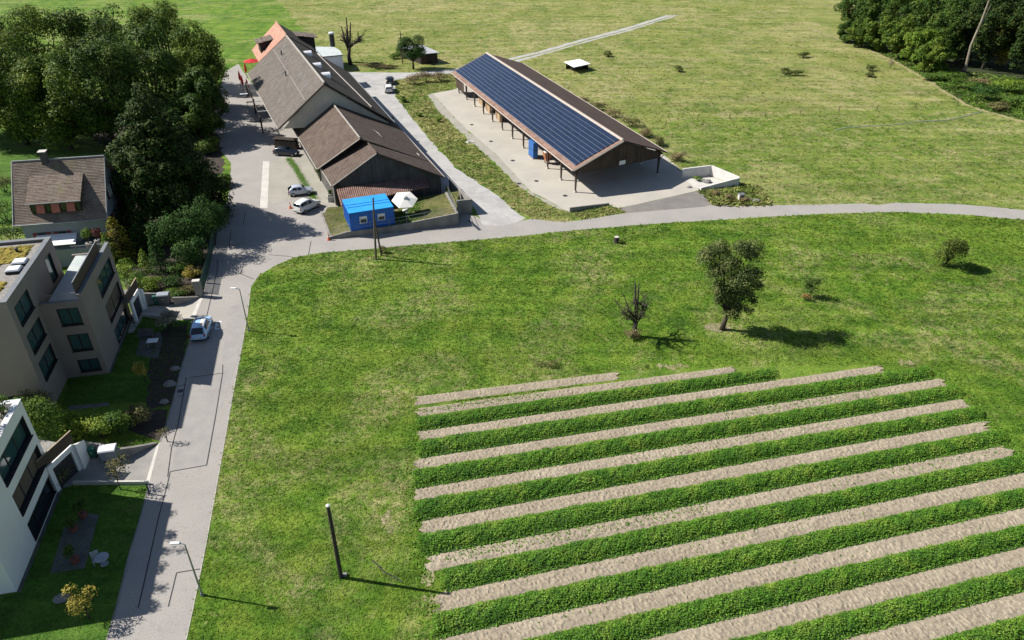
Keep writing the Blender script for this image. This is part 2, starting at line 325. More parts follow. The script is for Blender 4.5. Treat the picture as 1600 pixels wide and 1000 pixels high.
sheet('garden_bed', ragged(PX((120, 195), (335, 150), (336, 200), (348, 240), (350, 300), (200, 290), (170, 235)), 1, .3), .008, MULCH, 'dark earth under the tall trees')
sheet('path', PX((107, 634), (168, 629), (172, 634), (108, 641)), .014, SLABS, 'grey path along the garden hedge')
sheet('path', PX((170, 582), (173, 584), (190, 541), (208, 497), (205, 493), (186, 540)), .014, SLABS, 'dark gravel edging along the taupe building')
sheet('path', PX((93, 760), (100, 760), (66, 842), (32, 926), (27, 925), (60, 845)), .014, SLABS, 'dark paving edge along the white building')
sheet('garden_path', PX((203, 632), (215, 640), (262, 640), (258, 668), (250, 690), (200, 672)), .010, MULCH, 'dark slope between garden hedge and street')

# ------------------------------------------------------------------ grass blades (nobody could count them)
def blades(name, poly, per_m2, size, material, label, holes=(), blades_per=3, far=None, near=None):
    xs = [p[0] for p in poly]; ys = [p[1] for p in poly]; x0, x1, y0, y1 = min(xs), max(xs), min(ys), max(ys)
    x1 = min(x1, 170); y1 = min(y1, 330); x0 = max(x0, -190)
    n = int((x1 - x0) * (y1 - y0) * per_m2); x = rng.uniform(x0, x1, n); y = rng.uniform(y0, y1, n); k = inside(poly, x, y)
    d = np.sqrt(x * x + y * y + CAM_H ** 2)
    lod = np.clip((near or 60.0) / d, 0, 1) ** 2                 # fewer, larger tufts with distance
    k &= rng.random(n) < lod; k &= np.abs(x) < .80 * y + 14
    for h in holes: k &= ~inside(h, x, y)
    x = x[k]; y = y[k]; n = len(x); grow = np.clip(d[k] / (near or 60.0), 1, 2.4)
    x = np.repeat(x, blades_per); y = np.repeat(y, blades_per); grow = np.repeat(grow, blades_per); m = len(x)
    s = size * grow * rng.uniform(.6, 1.35, m); a = rng.uniform(0, 2 * np.pi, m)
    bx = x + rng.normal(0, .35, m) * s; by = y + rng.normal(0, .35, m) * s
    wv = s * rng.uniform(.28, .5, m); le = rng.uniform(.5, 1.5, m) * s; la = rng.uniform(0, 2 * np.pi, m)
    t = np.zeros((m, 3, 3)); t[:, 0] = np.stack([bx - np.cos(a) * wv, by - np.sin(a) * wv, np.zeros(m)], 1)
    t[:, 1] = np.stack([bx + np.cos(a) * wv, by + np.sin(a) * wv, np.zeros(m)], 1)
    t[:, 2] = np.stack([bx + np.cos(la) * le, by + np.sin(la) * le, s * rng.uniform(.18, .60, m)], 1)
    return tag(tri_mesh(name, t, material), label=label, cat='grass', kind='stuff')

# ------------------------------------------------------------------ the crop field
def row_line(k, q):
    """soil strip k: far edge (q=0) or near edge (q=1) as y at x=10 and slope"""
    ang = 12.55 + .30 * (k - 1); yb = 55.02 - 3.62 * (k - 1); return yb + (1.10 + .042 * (k - 1) if q == 0 else 0), math.tan(R(ang))
def edge_y(k, q, x): y, s_ = row_line(k, q); return y + (x - 10) * s_
X_L = {1: -8.3, 2: -8.4, 3: -7.9, 4: -7.2, 5: -6.3, 6: -5.4, 7: -4.8, 8: -4.0, 9: -3.5, 10: -3.0, 11: -2.5, 12: -2}
X_R = {1: 38.0, 2: 43.2, 3: 43.5, 4: 43.8, 5: 44.0, 6: 44.3, 7: 44.8, 8: 45, 9: 45, 10: 45, 11: 45, 12: 45}
ORD = ['first', 'second', 'third', 'fourth', 'fifth', 'sixth', 'seventh', 'eighth', 'ninth', 'tenth', 'eleventh', 'twelfth', 'thirteenth']
def soil_strip(xl, xr, y_far, y_near, label, step=.16):
    """tilled bed: a real cloddy surface"""
    nx = int((xr - xl) / step); ny = max(4, int(1.2 / step) + 1)
    X = np.linspace(xl, xr, nx + 1); P = []
    Z = rng.random((nx + 1, ny + 1)) ** 2 * .085; EJ = rng.normal(0, .28, (2, ny + 1))
    for i, x in enumerate(X):
        jl = rng.normal(0, .025); ya, yb = y_far(x) + jl, y_near(x) + rng.normal(0, .025)
        for j in range(ny + 1):
            f = j / ny; ed = min(f, 1 - f) * 4
            P.append((x + rng.normal(0, .04) + (EJ[0, j] * (3 - i) / 3 if i < 3 else EJ[1, j] * (3 - nx + i) / 3 if i > nx - 3 else 0), ya + (yb - ya) * f, .02 + min(1, ed) * (.03 + Z[i, j])))
    F = [(i * (ny + 1) + j, i * (ny + 1) + j + 1, (i + 1) * (ny + 1) + j + 1, (i + 1) * (ny + 1) + j) for i in range(nx) for j in range(ny)]
    me = bpy.data.meshes.new('soil_strip'); me.from_pydata(P, [], F); me.update()
    return tag(link_mesh('soil_strip', me, SOIL), label=label, kind='structure')
a1, a2, b1, b2 = S(648.7, 620), S(967, 581), S(655, 633), S(967, 593)
lin = lambda p, q: (lambda x: p.y + (q.y - p.y) * (x - p.x) / (q.x - p.x))
soil_strip(-9.3, 10.8, lin(a1, a2), lin(b1, b2), 'short tilled soil strip at the far left field corner')
c1, c2, d1, d2 = S(655, 638), S(1148, 572.5), S(655, 651), S(1150, 582)
soil_strip(-8.9, 22.9, lin(c1, c2), lin(d1, d2), 'tilled soil strip ending below the ivy tree')
N_ROW = 12
for k in range(1, N_ROW + 1):
    soil_strip(X_L[k], X_R[k], lambda x, k=k: edge_y(k, 0, x), lambda x, k=k: edge_y(k, 1, x) - .22, ORD[k - 1] + ' long tilled soil strip counted from the pear tree')
CROP = leaf_mat('crop leaves', [(.065, .180, .020), (.130, .270, .030), (.240, .350, .052)], .55, .38, .55, .42)
CROP_BASE = mat('crop undergrowth', (.018, .045, .008), (.030, .070, .010), 2, .9)
CROP_LOW = leaf_mat('row edge grass', [(.100, .225, .024), (.155, .290, .038)], 1, .3, .6, .35)
def leaf_quads(P, N, size, asp=.62, fold=.25):
    """P (n,3) centres, N (n,3) rough normals -> (2n,3,3) two-triangle leaves folded along the midrib"""
    n = len(P); N = N / np.maximum(np.linalg.norm(N, axis=1, keepdims=True), 1e-6)
    r = rng.normal(size=(n, 3)); A = np.cross(N, r); A /= np.maximum(np.linalg.norm(A, axis=1, keepdims=True), 1e-6); B = np.cross(N, A)
    s = (size * rng.uniform(.6, 1.4, n))[:, None]; tip = P + A * s * .5; tail = P - A * s * .5
    l = P + B * s * .5 * asp + N * s * fold * .3; q = P - B * s * .5 * asp + N * s * fold * .3
    return np.concatenate([np.stack([tail, q, tip], 1), np.stack([tail, tip, l], 1)], 0).reshape(-1, 3, 3) if False else np.stack([tail, q, tip, l], 1)
def crop_row(xl, xr, y_far, y_near, label, h=.36):
    L = xr - xl; nx = int(L / .5); ny = 6; P = []
    for i in range(nx + 1):
        x = xl + L * i / nx
        for j in range(ny + 1):
            f = j / ny; e = min(1, min(i, nx - i) / 2); P.append((x, y_far(x) + (y_near(x) - y_far(x)) * f, .01 + e * (h * .62) * (1 - abs(2 * min(1, f / .84) - 1) ** 3) * (1 if f < .86 else .1)))
    F = [(i * (ny + 1) + j, i * (ny + 1) + j + 1, (i + 1) * (ny + 1) + j + 1, (i + 1) * (ny + 1) + j) for i in range(nx) for j in range(ny)]
    me = bpy.data.meshes.new('crop_row'); me.from_pydata(P, [], F); me.update()
    o = tag(link_mesh('crop_row', me, CROP_BASE), label=label, cat='crop row', group='green crop rows in the tilled field')
    wd = abs(y_far(xl) - y_near(xl)); n = int(L * wd * 185)
    x = rng.uniform(xl - .35, xr + .35, n); f = rng.random(n) * .86; yf = np.array([y_far(a) for a in x]); yn = np.array([y_near(a) for a in x])
    lump = .80 + .15 * np.sin(x * 2.1 + f * 5 + xl) * np.sin(x * .83 + 1.7 + f * 3) + .14 * np.sin(x * 6.3 + f * 11) + rng.normal(0, .12, n)
    top = h * (1 - np.abs(2 * f / .86 - 1) ** 3.2) * lump; z = .06 + np.maximum(top, .04) * (1 - .45 * rng.random(n) ** 2)
    Pn = np.stack([x, yf + (yn - yf) * f + rng.normal(0, .05, n) + (f - .43) * (.16 * np.sin(x * 1.3 + xl * 3) * np.sin(x * .31) + .08 * np.sin(x * 3.7)), z], 1)
    N = np.stack([rng.normal(0, .55, n), -(2 * f / .86 - 1) * -.6 + rng.normal(0, .5, n), np.full(n, 1.5)], 1)
    q = leaf_quads(Pn, N, .135)
    lf = tri_mesh('foliage', q, CROP, o, per=4); lf['kind'] = 'stuff'
    n2 = int(L * 42); x = rng.uniform(xl, xr, n2); yn = np.array([y_near(a) for a in x])
    Pn = np.stack([x, yn + rng.uniform(-.06, .34, n2), rng.uniform(.04, .13, n2)], 1)
    lg = tri_mesh('edge_grass', leaf_quads(Pn, np.stack([rng.normal(0, .7, n2), rng.normal(0, .7, n2), np.full(n2, .8)], 1), .15), CROP_LOW, o, per=4); lg['kind'] = 'stuff'
    return o
d_l = lin(d1, d2)
crop_row(-8.5, 26.5, lambda x: d_l(x) - .15, lambda x: edge_y(1, 0, x) + .02, 'farthest green crop row, ending short of the big pear tree')
for k in range(1, N_ROW):
    crop_row(X_L[k] + (1.5 if k == 5 else .3), X_R[k] + .55 if k > 1 else 42.2, lambda x, k=k: edge_y(k, 1, x) - .20, lambda x, k=k: edge_y(k + 1, 0, x) + .02, ORD[k] + ' green crop row counted from the pear tree')
FIELD = [(-9.5, 57.2), (10.9, 61.3), (23.1, 62.3), (38.2, 62.5)] + [(X_R[k] + .2, edge_y(k, 0, X_R[k])) for k in range(2, 13)] + [(X_L[k] - .1, edge_y(k, 0, X_L[k])) for k in range(12, 0, -1)]
hw_ = []
for k in range(1, 13):
    for xe in (X_L[k] - .3, X_R[k] + .5):
        n_ = 110; hw_.append(np.stack([rng.normal(xe, .6, n_), edge_y(k, 0, xe) - rng.uniform(-.6, 2.6, n_), np.full(n_, .06)], 1))
hw_ = np.concatenate(hw_); tag(tri_mesh('headland_weeds', leaf_quads(hw_, np.stack([rng.normal(0, .7, len(hw_)), rng.normal(0, .7, len(hw_)), np.ones(len(hw_))], 1), .18), CROP_LOW, per=4), label='ragged weeds along both ends of the field', cat='weeds', kind='stuff')
# weeds sprouting in the soil strips
xs = []; 
for k, n_, x0, x1 in ((5, 420, -5, 16), (5, 150, 26, 44), (6, 60, 0, 30), (2, 260, 20, 36), (3, 120, 10, 30), (7, 40, 0, 40)):
    x = rng.uniform(x0, x1, n_); f = rng.random(n_); y = np.array([edge_y(k, 0, a) - b_ * 1.1 for a, b_ in zip(x, f)]); xs.append(np.stack([x, y, np.full(n_, .10)], 1))
x = rng.uniform(-8.5, 3, 300); xs.append(np.stack([x, d_l(x) + .75 + rng.normal(0, .25, 300), np.full(300, .1)], 1))
x = rng.uniform(-6, 7, 240); xs.append(np.stack([x, np.array([lin(b1, b2)(a) for a in x]) - .12 + rng.normal(0, .06, 240), np.full(240, .1)], 1))
W_ = np.concatenate(xs); tag(tri_mesh('weeds', leaf_quads(W_, np.stack([rng.normal(0, .6, len(W_)), rng.normal(0, .6, len(W_)), np.ones(len(W_))], 1), .17), CROP, per=4), label='small weeds sprouting in the soil strips', cat='weeds', kind='stuff')

WORN = mat('worn straw turf', (.30, .25, .16), (.17, .17, .07), 1.6, .95, fine=(5, .25), bmp=.5, bscale=8)
for i, (px_, py_, rx, ry) in enumerate(((604, 808, .35, .8), (609, 826, .25, .5), (1418, 566, 1.2, .5), (1050, 572, 1.8, .4), (680, 935, 1.0, .5), (668, 905, .5, .7), (655, 725, .6, .5))):
    q = S(px_, py_); sheet('worn_patch', ragged([(q.x + rx * math.cos(a), q.y + ry * math.sin(a)) for a in np.linspace(0, 2 * math.pi, 11)[:-1]], .16, .22), .016, WORN, ORD[i] + ' worn straw coloured patch in the meadow')
FOREST = [tuple(p)[:2] for p in PX((1262, 42), (1304, 57), (1349, 73), (1397, 94), (1446, 121), (1486, 147), (1516, 165), (1552, 176), (1604, 189), (1654, 201))] + [(200, 130), (330, 250), (260, 420), (120, 330)]
NEAR_POLY = ST_R + BEND + [V(110, 60, 0), V(70, 20, 0), V(-10, 20, 0)]
blades('meadow_grass', [tuple(p)[:2] for p in NEAR_POLY], 40, .13, T_NEAR, 'short tufted grass of the near meadow', holes=[FIELD], near=58)
blades('pasture_grass', [tuple(p)[:2] for p in MIDP], 14, .13, T_MID, 'grazed tufted grass of the pasture by the road', near=62)
blades('dry_grass', [tuple(p)[:2] for p in UP], 9, .14, T_DRY, 'dry tufted grass of the far pasture', holes=[[tuple(p)[:2] for p in trk], FOREST], near=64)
blades('verge_grass', [tuple(p)[:2] for p in VERGE], 40, .17, T_VERGE, 'long rough grass of the verge by the gravel road', near=60)
blades('verge_grass', [tuple(p)[:2] for p in VERGE2], 50, .22, T_VERGE, 'dry grass on the island at the yard entrance', near=60)
blades('verge_grass', [tuple(p)[:2] for p in VERGE3], 60, .34, T_VERGE, 'tall weeds below the walled concrete bay', near=60)
for pl, nm in ((LAWN_A, 'mown grass beside the taupe building'), (LAWN_B, 'mown grass beside the white building')):
    blades('lawn_grass', [tuple(p)[:2] for p in pl], 40, .09, T_LAWN, nm)
# ------------------------------------------------------------------ building materials
FR = R(12.5)                                  # orientation of the apartment buildings
TAUPE = mat('taupe render', (.235, .205, .183), (.215, .188, .169), .5, .9, fine=(14, .05), bmp=.08, bscale=40)
WHITE_R = mat('white render', (.76, .76, .745), (.70, .70, .69), .4, .88, fine=(14, .03), bmp=.06, bscale=40)
CAP = mat('zinc parapet cap', (.20, .21, .22), (.165, .175, .185), .8, .5, metal=.3)
FRAME_D = mat('anthracite frame', (.022, .023, .026), (.018, .018, .02), 2, .5)
GLASS_T = glass_mat('teal tinted window glass', (.030, .075, .078), .05)
GLASS_D = glass_mat('dark window glass', (.015, .022, .028), .04)
BLIND = mat('brown fabric blind', (.115, .092, .070), (.100, .080, .062), 1, .85)
WOODSLAT = mat('brown balcony boards', (.085, .062, .046), (.065, .048, .036), 3, .8, fine=(12, .15))
TERRACE = mat('pale terrace paving', (.42, .46, .45), (.36, .40, .40), .7, .7)
SEDUM = mat('sedum roof planting', (.26, .20, .030), (.16, .13, .020), 1.1, .95, fine=(7, .3), bmp=.9, bscale=7, dirt=((.10, .15, .025), .7, .5, .8))
PEBBLE = mat('roof gravel', (.26, .245, .225), (.18, .17, .155), 3, .9, fine=(12, .25), bmp=.5, bscale=18)
ACRYL = mat('white skylight dome', (.70, .71, .74), (.62, .63, .66), 1, .35)

class Frame:
    """local axes of a building: origin and z rotation"""
    def __init__(s, o, a): s.o = Vector((o[0], o[1])); s.a = a; s.ex = Vector((math.cos(a), math.sin(a))); s.ey = Vector((-math.sin(a), math.cos(a)))
def window(parent, axis, at, s0, s1, z0, z1, pane, splits=1, sign=1, depth=.22, sill=True, name='window'):
    """opening lined with a dark frame, recessed panes and a projecting sill. axis 'x': wall runs along local x at y=at; 'y': along y at x=at; sign = outward direction"""
    P = (lambda s_, n_, z: (s_, at + sign * n_, z)) if axis == 'x' else (lambda s_, n_, z: (at + sign * n_, s_, z))
    def bx(m, sa, sb, na, nb, za, zb):
        p, q = P(sa, na, za), P(sb, nb, zb); m.box([(p[i] + q[i]) / 2 for i in range(3)], [abs(p[i] - q[i]) for i in range(3)])
    t = .07; m = MB(); bx(m, s0, s1, -depth, .012, z0, z0 + t); bx(m, s0, s1, -depth, .012, z1 - t, z1)
    bx(m, s0, s0 + t, -depth, .012, z0 + t, z1 - t); bx(m, s1 - t, s1, -depth, .012, z0 + t, z1 - t)
    f = m.build(name, FRAME_D, parent)
    for i in range(splits):
        a = s0 + t + (s1 - s0 - 2 * t) * i / splits; b = s0 + t + (s1 - s0 - 2 * t) * (i + 1) / splits
        m = MB(); bx(m, a + .04, b - .04, -depth + .02, -depth + .05, z0 + t + .04, z1 - t - .04); m.build('pane', pane, f)
    if splits > 1:
        for i in range(1, splits):
            a = s0 + t + (s1 - s0 - 2 * t) * i / splits; m = MB(); bx(m, a - .06, a + .06, -depth, -depth + .09, z0 + t, z1 - t); m.build('mullion', FRAME_D, f)
    if sill: m = MB(); bx(m, s0 - .05, s1 + .05, 0.014, .13, z0 - .06, z0 - .004); m.build('sill', FRAME_D, f)
    return f
def wall_with_holes(m, axis, at, s0, s1, z0, z1, holes, th=.30, sign=1):
    """one outer wall cut by rectangular openings (s0,s1,z0,z1)"""
    ss = sorted({s0, s1, *[h[0] for h in holes], *[h[1] for h in holes]}); zs = sorted({z0, z1, *[h[2] for h in holes], *[h[3] for h in holes]})
    for a, b in zip(ss, ss[1:]):
        for c, d in zip(zs, zs[1:]):
            if any(h[0] <= (a + b) / 2 <= h[1] and h[2] <= (c + d) / 2 <= h[3] for h in holes): continue
            p = [(a + b) / 2, at - sign * th / 2, (c + d) / 2]; q = [b - a, th, d - c]
            if axis == 'y': p = [p[1], p[0], p[2]]; q = [q[1], q[0], q[2]]
            m.box(p, q)
def room_dark(parent, x0, x1, y0, y1, z0, z1):
    return None

# ---- taupe apartment building: lower block with roof terrace, higher block with a planted roof
tb = empty('apartment_building', (-41.03, 61.0, 0), FR, 'taupe rendered apartment building with planted roof and roof terrace', 'building')
LX = -3.85
wf = [(LX + 1.30, LX + 3.22, 6.05, 7.95), (LX + 1.36, LX + 3.28, 3.05, 4.98), (LX + 1.42, LX + 3.36, .56, 1.98)]
wr = [(4.7, 10.3, 6.2, 8.15), (4.8, 10.5, 3.08, 5.08), (5.0, 10.3, .15, 2.0)]
m = MB(); wall_with_holes(m, 'x', 0, LX + .002, 0, -.5, 8.3, wf, sign=-1); m.build('front_wall', TAUPE, tb)
m = MB(); wall_with_holes(m, 'y', 0, .30, 11.35, -.5, 8.3, wr, sign=1); m.build('side_wall', TAUPE, tb)
m = MB(); m.box((LX / 2 - .15, 11.2, 3.9), (-LX - .3, .3, 8.8)); m.build('rear_wall', TAUPE, tb)
for h in wf: window(tb, 'x', 0, *h, GLASS_T, 2, -1)
window(tb, 'y', 0, *wr[0], GLASS_T, 3); window(tb, 'y', 0, *wr[1], BLIND, 2); window(tb, 'y', 0, *wr[2], GLASS_T, 3, name='patio_door', sill=False)
quick('terrace_floor', TERRACE, tb, 'box', (LX / 2 + .15, 5.6, 8.20), (-LX - .6, 10.5, .2))
m = MB(); m.box((-.16, 5.68, 8.8), (.32, 11.34, .98)); m.box((LX / 2 - .16, .16, 8.46), (-LX - .34, .32, .3)); m.build('parapet', TAUPE, tb)
m = MB(); m.box((-.16, 5.68, 9.315), (.40, 11.45, .04)); m.box((LX / 2 - .2, .16, 8.635), (-LX - .35, .40, .04)); m.build('parapet_cap', CAP, tb)
fw = MB(); fw.box((-.42, 4.6, 9.75), (.06, 8.9, 1.55)); fw.build('privacy_screen', WOODSLAT, tb)
quick('screen_rail', STEEL, tb, 'box', (-.42, 4.6, 10.55), (.09, 8.95, .05))
for y in (.35, 11.05):
    g = MB()
    for i in range(24):
        x = LX + .25 + i * 3.0 / 23; g.box((x, y, 8.82), (.018, .018, 1.0))
    g.build('railing', STEEL, tb); quick('handrail', STEEL, tb, 'box', (LX + 1.8, y, 9.34), (3.3, .05, .04))
# higher block
mz = 12.05; X0 = -19.0; Y0 = -5.35; Y1 = 7.7
wm = [(-4.45, -.95, 8.98, 10.95), (-4.35, -.78, 5.85, 7.85), (-4.28, -.65, 2.78, 4.78)]
wm_all = wm + [(4.5, 6.3, 8.32, 11.1)]
m = MB(); wall_with_holes(m, 'y', LX, Y0 + .3, Y1, -.5, mz, wm_all, sign=1); m.build('side_wall', TAUPE, tb)
m = MB(); wall_with_holes(m, 'x', Y0, X0, LX, -.5, mz, [(X0 + .3, LX - .9, -.49, 2.25)], sign=-1); m.build('front_wall', TAUPE, tb)
m = MB(); m.box(((X0 + LX) / 2, Y1 - .15, 5.75), (LX - X0 - .6, .3, mz + .48)); m.box((X0 + .15, (Y0 + Y1) / 2, 5.75), (.3, Y1 - Y0 - .62, mz + .48)); m.build('rear_wall', TAUPE, tb)
quick('recessed_entrance', FRAME_D, tb, 'box', ((X0 + LX) / 2, Y0 + 1.6, 1.0), (LX - X0 - .7, .2, 2.6))  # near-black back wall: shade of the recess put into its colour
for h in wm: window(tb, 'y', LX, *h, GLASS_T, 2)
window(tb, 'y', LX, 4.5, 6.3, 8.32, 11.1, GLASS_T, 1, name='terrace_door', sill=False)
quick('roof_slab', PEBBLE, tb, 'box', ((X0 + LX) / 2, (Y0 + Y1) / 2, mz - .35), (LX - X0 - .62, Y1 - Y0 - .62, .2))
# sedum carpet with an uneven edge and lumps
nx, ny = 60, 56; P = []; F = []
for i in range(nx + 1):
    for j in range(ny + 1):
        x = X0 + .9 + (LX - X0 - 2.1) * i / nx; y = Y0 + .9 + (Y1 - Y0 - 1.8) * j / ny
        e = min(i, nx - i, j, ny - j); bare = (abs(x - (LX - 1.9)) < 1.1 and abs(y - 1.0) < 1.9)
        P.append((x + random.gauss(0, .05), y + random.gauss(0, .05), mz - .20 + (random.random() ** 1.5 * .13 if e > 0 else -.10) - (.20 if bare else 0)))
F = [(i * (ny + 1) + j, (i + 1) * (ny + 1) + j, (i + 1) * (ny + 1) + j + 1, i * (ny + 1) + j + 1) for i in range(nx) for j in range(ny)]
me = bpy.data.meshes.new('sedum_planting'); me.from_pydata(P, [], F); link_mesh('sedum_planting', me, SEDUM, tb)
m = MB(); m.box((LX - .2, (Y0 + Y1) / 2, mz + .03), (.5, Y1 - Y0 + .1, .06)); m.box(((X0 + LX) / 2 - .25, Y0 + .2, mz + .03), (LX - X0 - .42, .5, .058)); m.box(((X0 + LX) / 2 - .25, Y1 - .2, mz + .03), (LX - X0 - .42, .5, .058)); m.build('parapet_cap', CAP, tb)
def local(o, p): return o.matrix_basis.inverted() @ p
tb_inv = Matrix.Translation(tb.location) @ Matrix.Rotation(FR, 4, 'Z'); tb_inv = tb_inv.inverted()
for px_, py_ in ((31.5, 409), (22, 421)):
    q = tb_inv @ S(px_, py_, mz); k = MB(); k.box((q.x, q.y, mz - .12), (1.25, 1.05, .3)); sk = k.build('skylight', FRAME_D, tb)
    k = MB(); k.box((q.x, q.y, mz + .12), (1.3, 1.1, .18), taper=.8); bevel(k.build('dome', ACRYL, sk), .05)
q = tb_inv @ S(26, 391, mz); quick('roof_vent', DARK_STEEL, tb, 'lathe', (q.x, q.y, mz - .25), [(.13, 0), (.13, .4), (.2, .42), (.2, .5), (.02, .55)], 10)
# terrace things
tp = tb_inv @ S(140, 381, 8.3)
def planter_shrub(parent_fn, loc, label): pass
# garage with timber balustrade at the foot of the taupe building
def garage(name, a, b, wing, label, zt=2.75):
    """a..b: base of the door wall (left to right of the street side), wing: end of the low wing wall"""
    a, b, wing = Vector(a), Vector(b), Vector(wing); d = (b - a).normalized(); n = Vector((d.y, -d.x)); L = (b - a).length; back = -n * 5.0
    g = empty(name, (a.x, a.y, 0), math.atan2(d.y, d.x), label, 'garage')
    m = MB(); wall_with_holes(m, 'x', 0, -.25, L + .25, 0, zt, [(.15, L - .05, .0, 2.25)], th=.28, sign=-1); m.build('front_wall', WHITE_R, g)
    dr = quick('garage_door', mat(name + ' door', (.045, .043, .042), (.035, .034, .034), 2, .6), g, 'box', (L / 2 + .05, .18, 1.125), (L - .22, .05, 2.24))
    for i in range(5): quick('panel', DARK_STEEL, dr, 'box', (L / 2 + .05, .150, .22 + i * .45), (L - .25, .012, .41))
    quick('roof_deck', CONC_OLD, g, 'box', (L / 2, 2.6, zt - .13), (L + .5, 4.6, .24))
    nb = int((L + 1.6) / .2)
    for i in range(nb): quick('board', WOODSLAT, g, 'box', (-.8 + i * .2, .08, zt + .62), (.185, .03, 1.1))
    quick('handrail', mat(name + ' rail', (.36, .28, .19), None, 3, .7), g, 'box', (-.8 + nb * .1, .08, zt + 1.20), (nb * .2 + .05, .1, .05))
    w3 = Matrix.Rotation(-math.atan2(d.y, d.x), 2) @ (wing - a)
    m = MB(); e0 = Vector((L + .255, -.28)); dd = (w3 - e0); m.prism([(e0.x, e0.y), (w3.x, w3.y), (w3.x - .25, w3.y + .05), (e0.x, e0.y + .3)], 0, lambda p: zt if p[1] < .3 and p[0] < L + .3 else zt * .75); m.build('wing_wall', WHITE_R, g)
    return g
garage('garage', (-37.55, 44.62), (-37.03, 46.91), (-36.9, 48.6), 'low white garage with brown boards beside the white building')
garage('garage', (-42.25, 70.9), (-42.55, 73.2), (-42.6, 74.4), 'low garage with brown boards at the taupe building corner')

# ---- white apartment building
wb = empty('apartment_building', (-37.85, 45.09, 0), R(12.45), 'white rendered apartment building at the lower left corner', 'building')
WZ = 9.24; wl = -10.68
ww = [(-6.4, -.65, 6.2, 8.2), (-6.28, -.5, 3.1, 5.12), (-6.2, -.55, .12, 2.05)]
m = MB(); wall_with_holes(m, 'y', 0, wl, 0, -.5, WZ, ww, sign=1, th=.4); m.build('side_wall', WHITE_R, wb)
m = MB(); wall_with_holes(m, 'x', wl, -14, -.4, -.5, WZ, [(-3.9, -1.9, 2.9, 5.0), (-3.9, -1.9, 6.2, 8.2), (-3.9, -1.9, .3, 2.0)], sign=-1); m.build('front_wall', WHITE_R, wb)
m = MB(); m.box((-7.2, -.15, WZ / 2 - .25), (13.6, .3, WZ + .5)); m.box((-13.85, wl / 2, WZ / 2 - .25), (.3, -wl - .62, WZ + .5)); m.build('rear_wall', WHITE_R, wb)
window(wb, 'y', 0, *ww[0], GLASS_T, 3, depth=.36); window(wb, 'y', 0, *ww[1], BLIND, 3, depth=.36); window(wb, 'y', 0, *ww[2], GLASS_D, 3, depth=.38, sill=False, name='patio_door')
for zz in ((2.9, 5.0), (6.2, 8.2), (.3, 2.0)): window(wb, 'x', wl, -3.9, -1.9, *zz, GLASS_D, 1, -1)
quick('roof_slab', PEBBLE, wb, 'box', (-7.1, wl / 2, WZ - .75), (13.3, -wl - .7, .2))
m = MB(); m.box((-.2, wl / 2, WZ + .02), (.46, -wl + .06, .05)); m.box((-7.2, -.2, WZ + .02), (13.5, .46, .049)); m.box((-7.2, wl + .2, WZ + .02), (13.5, .46, .049)); m.build('parapet_cap', ACRYL, wb)
# set-back attic storey on the roof
m = MB(); m.box((-8.6, wl / 2 - .4, WZ + .95), (10.2, -wl - 3.6, 2.9)); m.build('attic_storey', WHITE_R, wb)
m = MB(); m.box((-8.6, wl / 2 - .4, WZ + 2.44), (10.6, -wl - 3.2, .1)); m.build('attic_roof', CAP, wb)
window(wb, 'y', -3.5, wl + 3.0, -3.2, WZ - .45, WZ + 1.9, GLASS_D, 3, sill=False, depth=.01, name='attic_window')

# ---- old tiled house
OF = R(11.5)
TILE_OLD = tile_mat('old clay tiles', (.215, .165, .135), (.150, .115, .095), (.245, .205, .165), .20, .145, OF, moss=(.19, .18, .065), bmp=.6)
HOUSE_WALL = mat('shade toned house wall', (.27, .29, .33), (.235, .255, .29), .6, .9, fine=(12, .05))  # darkened, bluish tone: eave shade put into the wall colour
SHUTTER = mat('faded red shutters', (.24, .045, .038), (.19, .038, .034), 2, .7)
AWN = mat('salmon roller blind', (.52, .17, .13), (.44, .15, .12), 2, .8, fine=(20, .1))
TIMBER_D = mat('dark stained timber', (.040, .030, .024), (.028, .022, .018), 2, .8)
VERGE_B = mat('grey verge board', (.30, .30, .30), (.24, .24, .24), 2, .7)
oh = empty('house', (-62.08, 84.49, 0), OF, 'old house with brown tiled roof, wide dormer and red shutters', 'house')
HW, HD, HE, HR_ = 10.86, 11.3, 5.5, 11.7
def courses(m, a, b, c, d, n, lift=.035):
    """roof slope a-b (eave, left to right) to d-c (ridge) as n overlapping tile courses"""
    a, b, c, d = map(Vector, (a, b, c, d)); nr = (b - a).cross(d - a).normalized()
    for i in range(n):
        f0, f1 = i / n, (i + 1) / n; l0, r0, l1, r1 = a.lerp(d, f0), b.lerp(c, f0), a.lerp(d, f1), b.lerp(c, f1)
        j = [random.gauss(0, .006) for _ in range(2)]
        m.add([l0 + nr * (lift + j[0]), r0 + nr * (lift + j[1]), r1, l1, l0 - nr * .02, r0 - nr * .02], [(0, 1, 2, 3), (4, 5, 1, 0)])
rf = MB(); courses(rf, (0, 0, HE), (HW, 0, HE), (HW, HD / 2, HR_), (0, HD / 2, HR_), 40); courses(rf, (HW, HD, HE), (0, HD, HE), (0, HD / 2, HR_), (HW, HD / 2, HR_), 40)
rf.slab([(0, 0, HE - .06), (HW, 0, HE - .06), (HW, HD / 2, HR_ - .06), (0, HD / 2, HR_ - .06)], .14); rf.slab([(HW, HD, HE - .06), (0, HD, HE - .06), (0, HD / 2, HR_ - .06), (HW, HD / 2, HR_ - .06)], .14)
roof = rf.build('roof', TILE_OLD, oh)
for i in range(27):
    quick('ridge_tile', VERGE_B, roof, 'tube', [(i * HW / 27, HD / 2, HR_ - .01), ((i + 1) * HW / 27 + .03, HD / 2, HR_ + .01)], [.13, .115], 8)
m = MB()
for x in (-.02, HW + .02): m.tube([(x, -.05, HE - .03), (x, HD / 2, HR_ - .02), (x, HD + .05, HE - .03)], .085, 4)
m.build('verge_board', VERGE_B, roof)
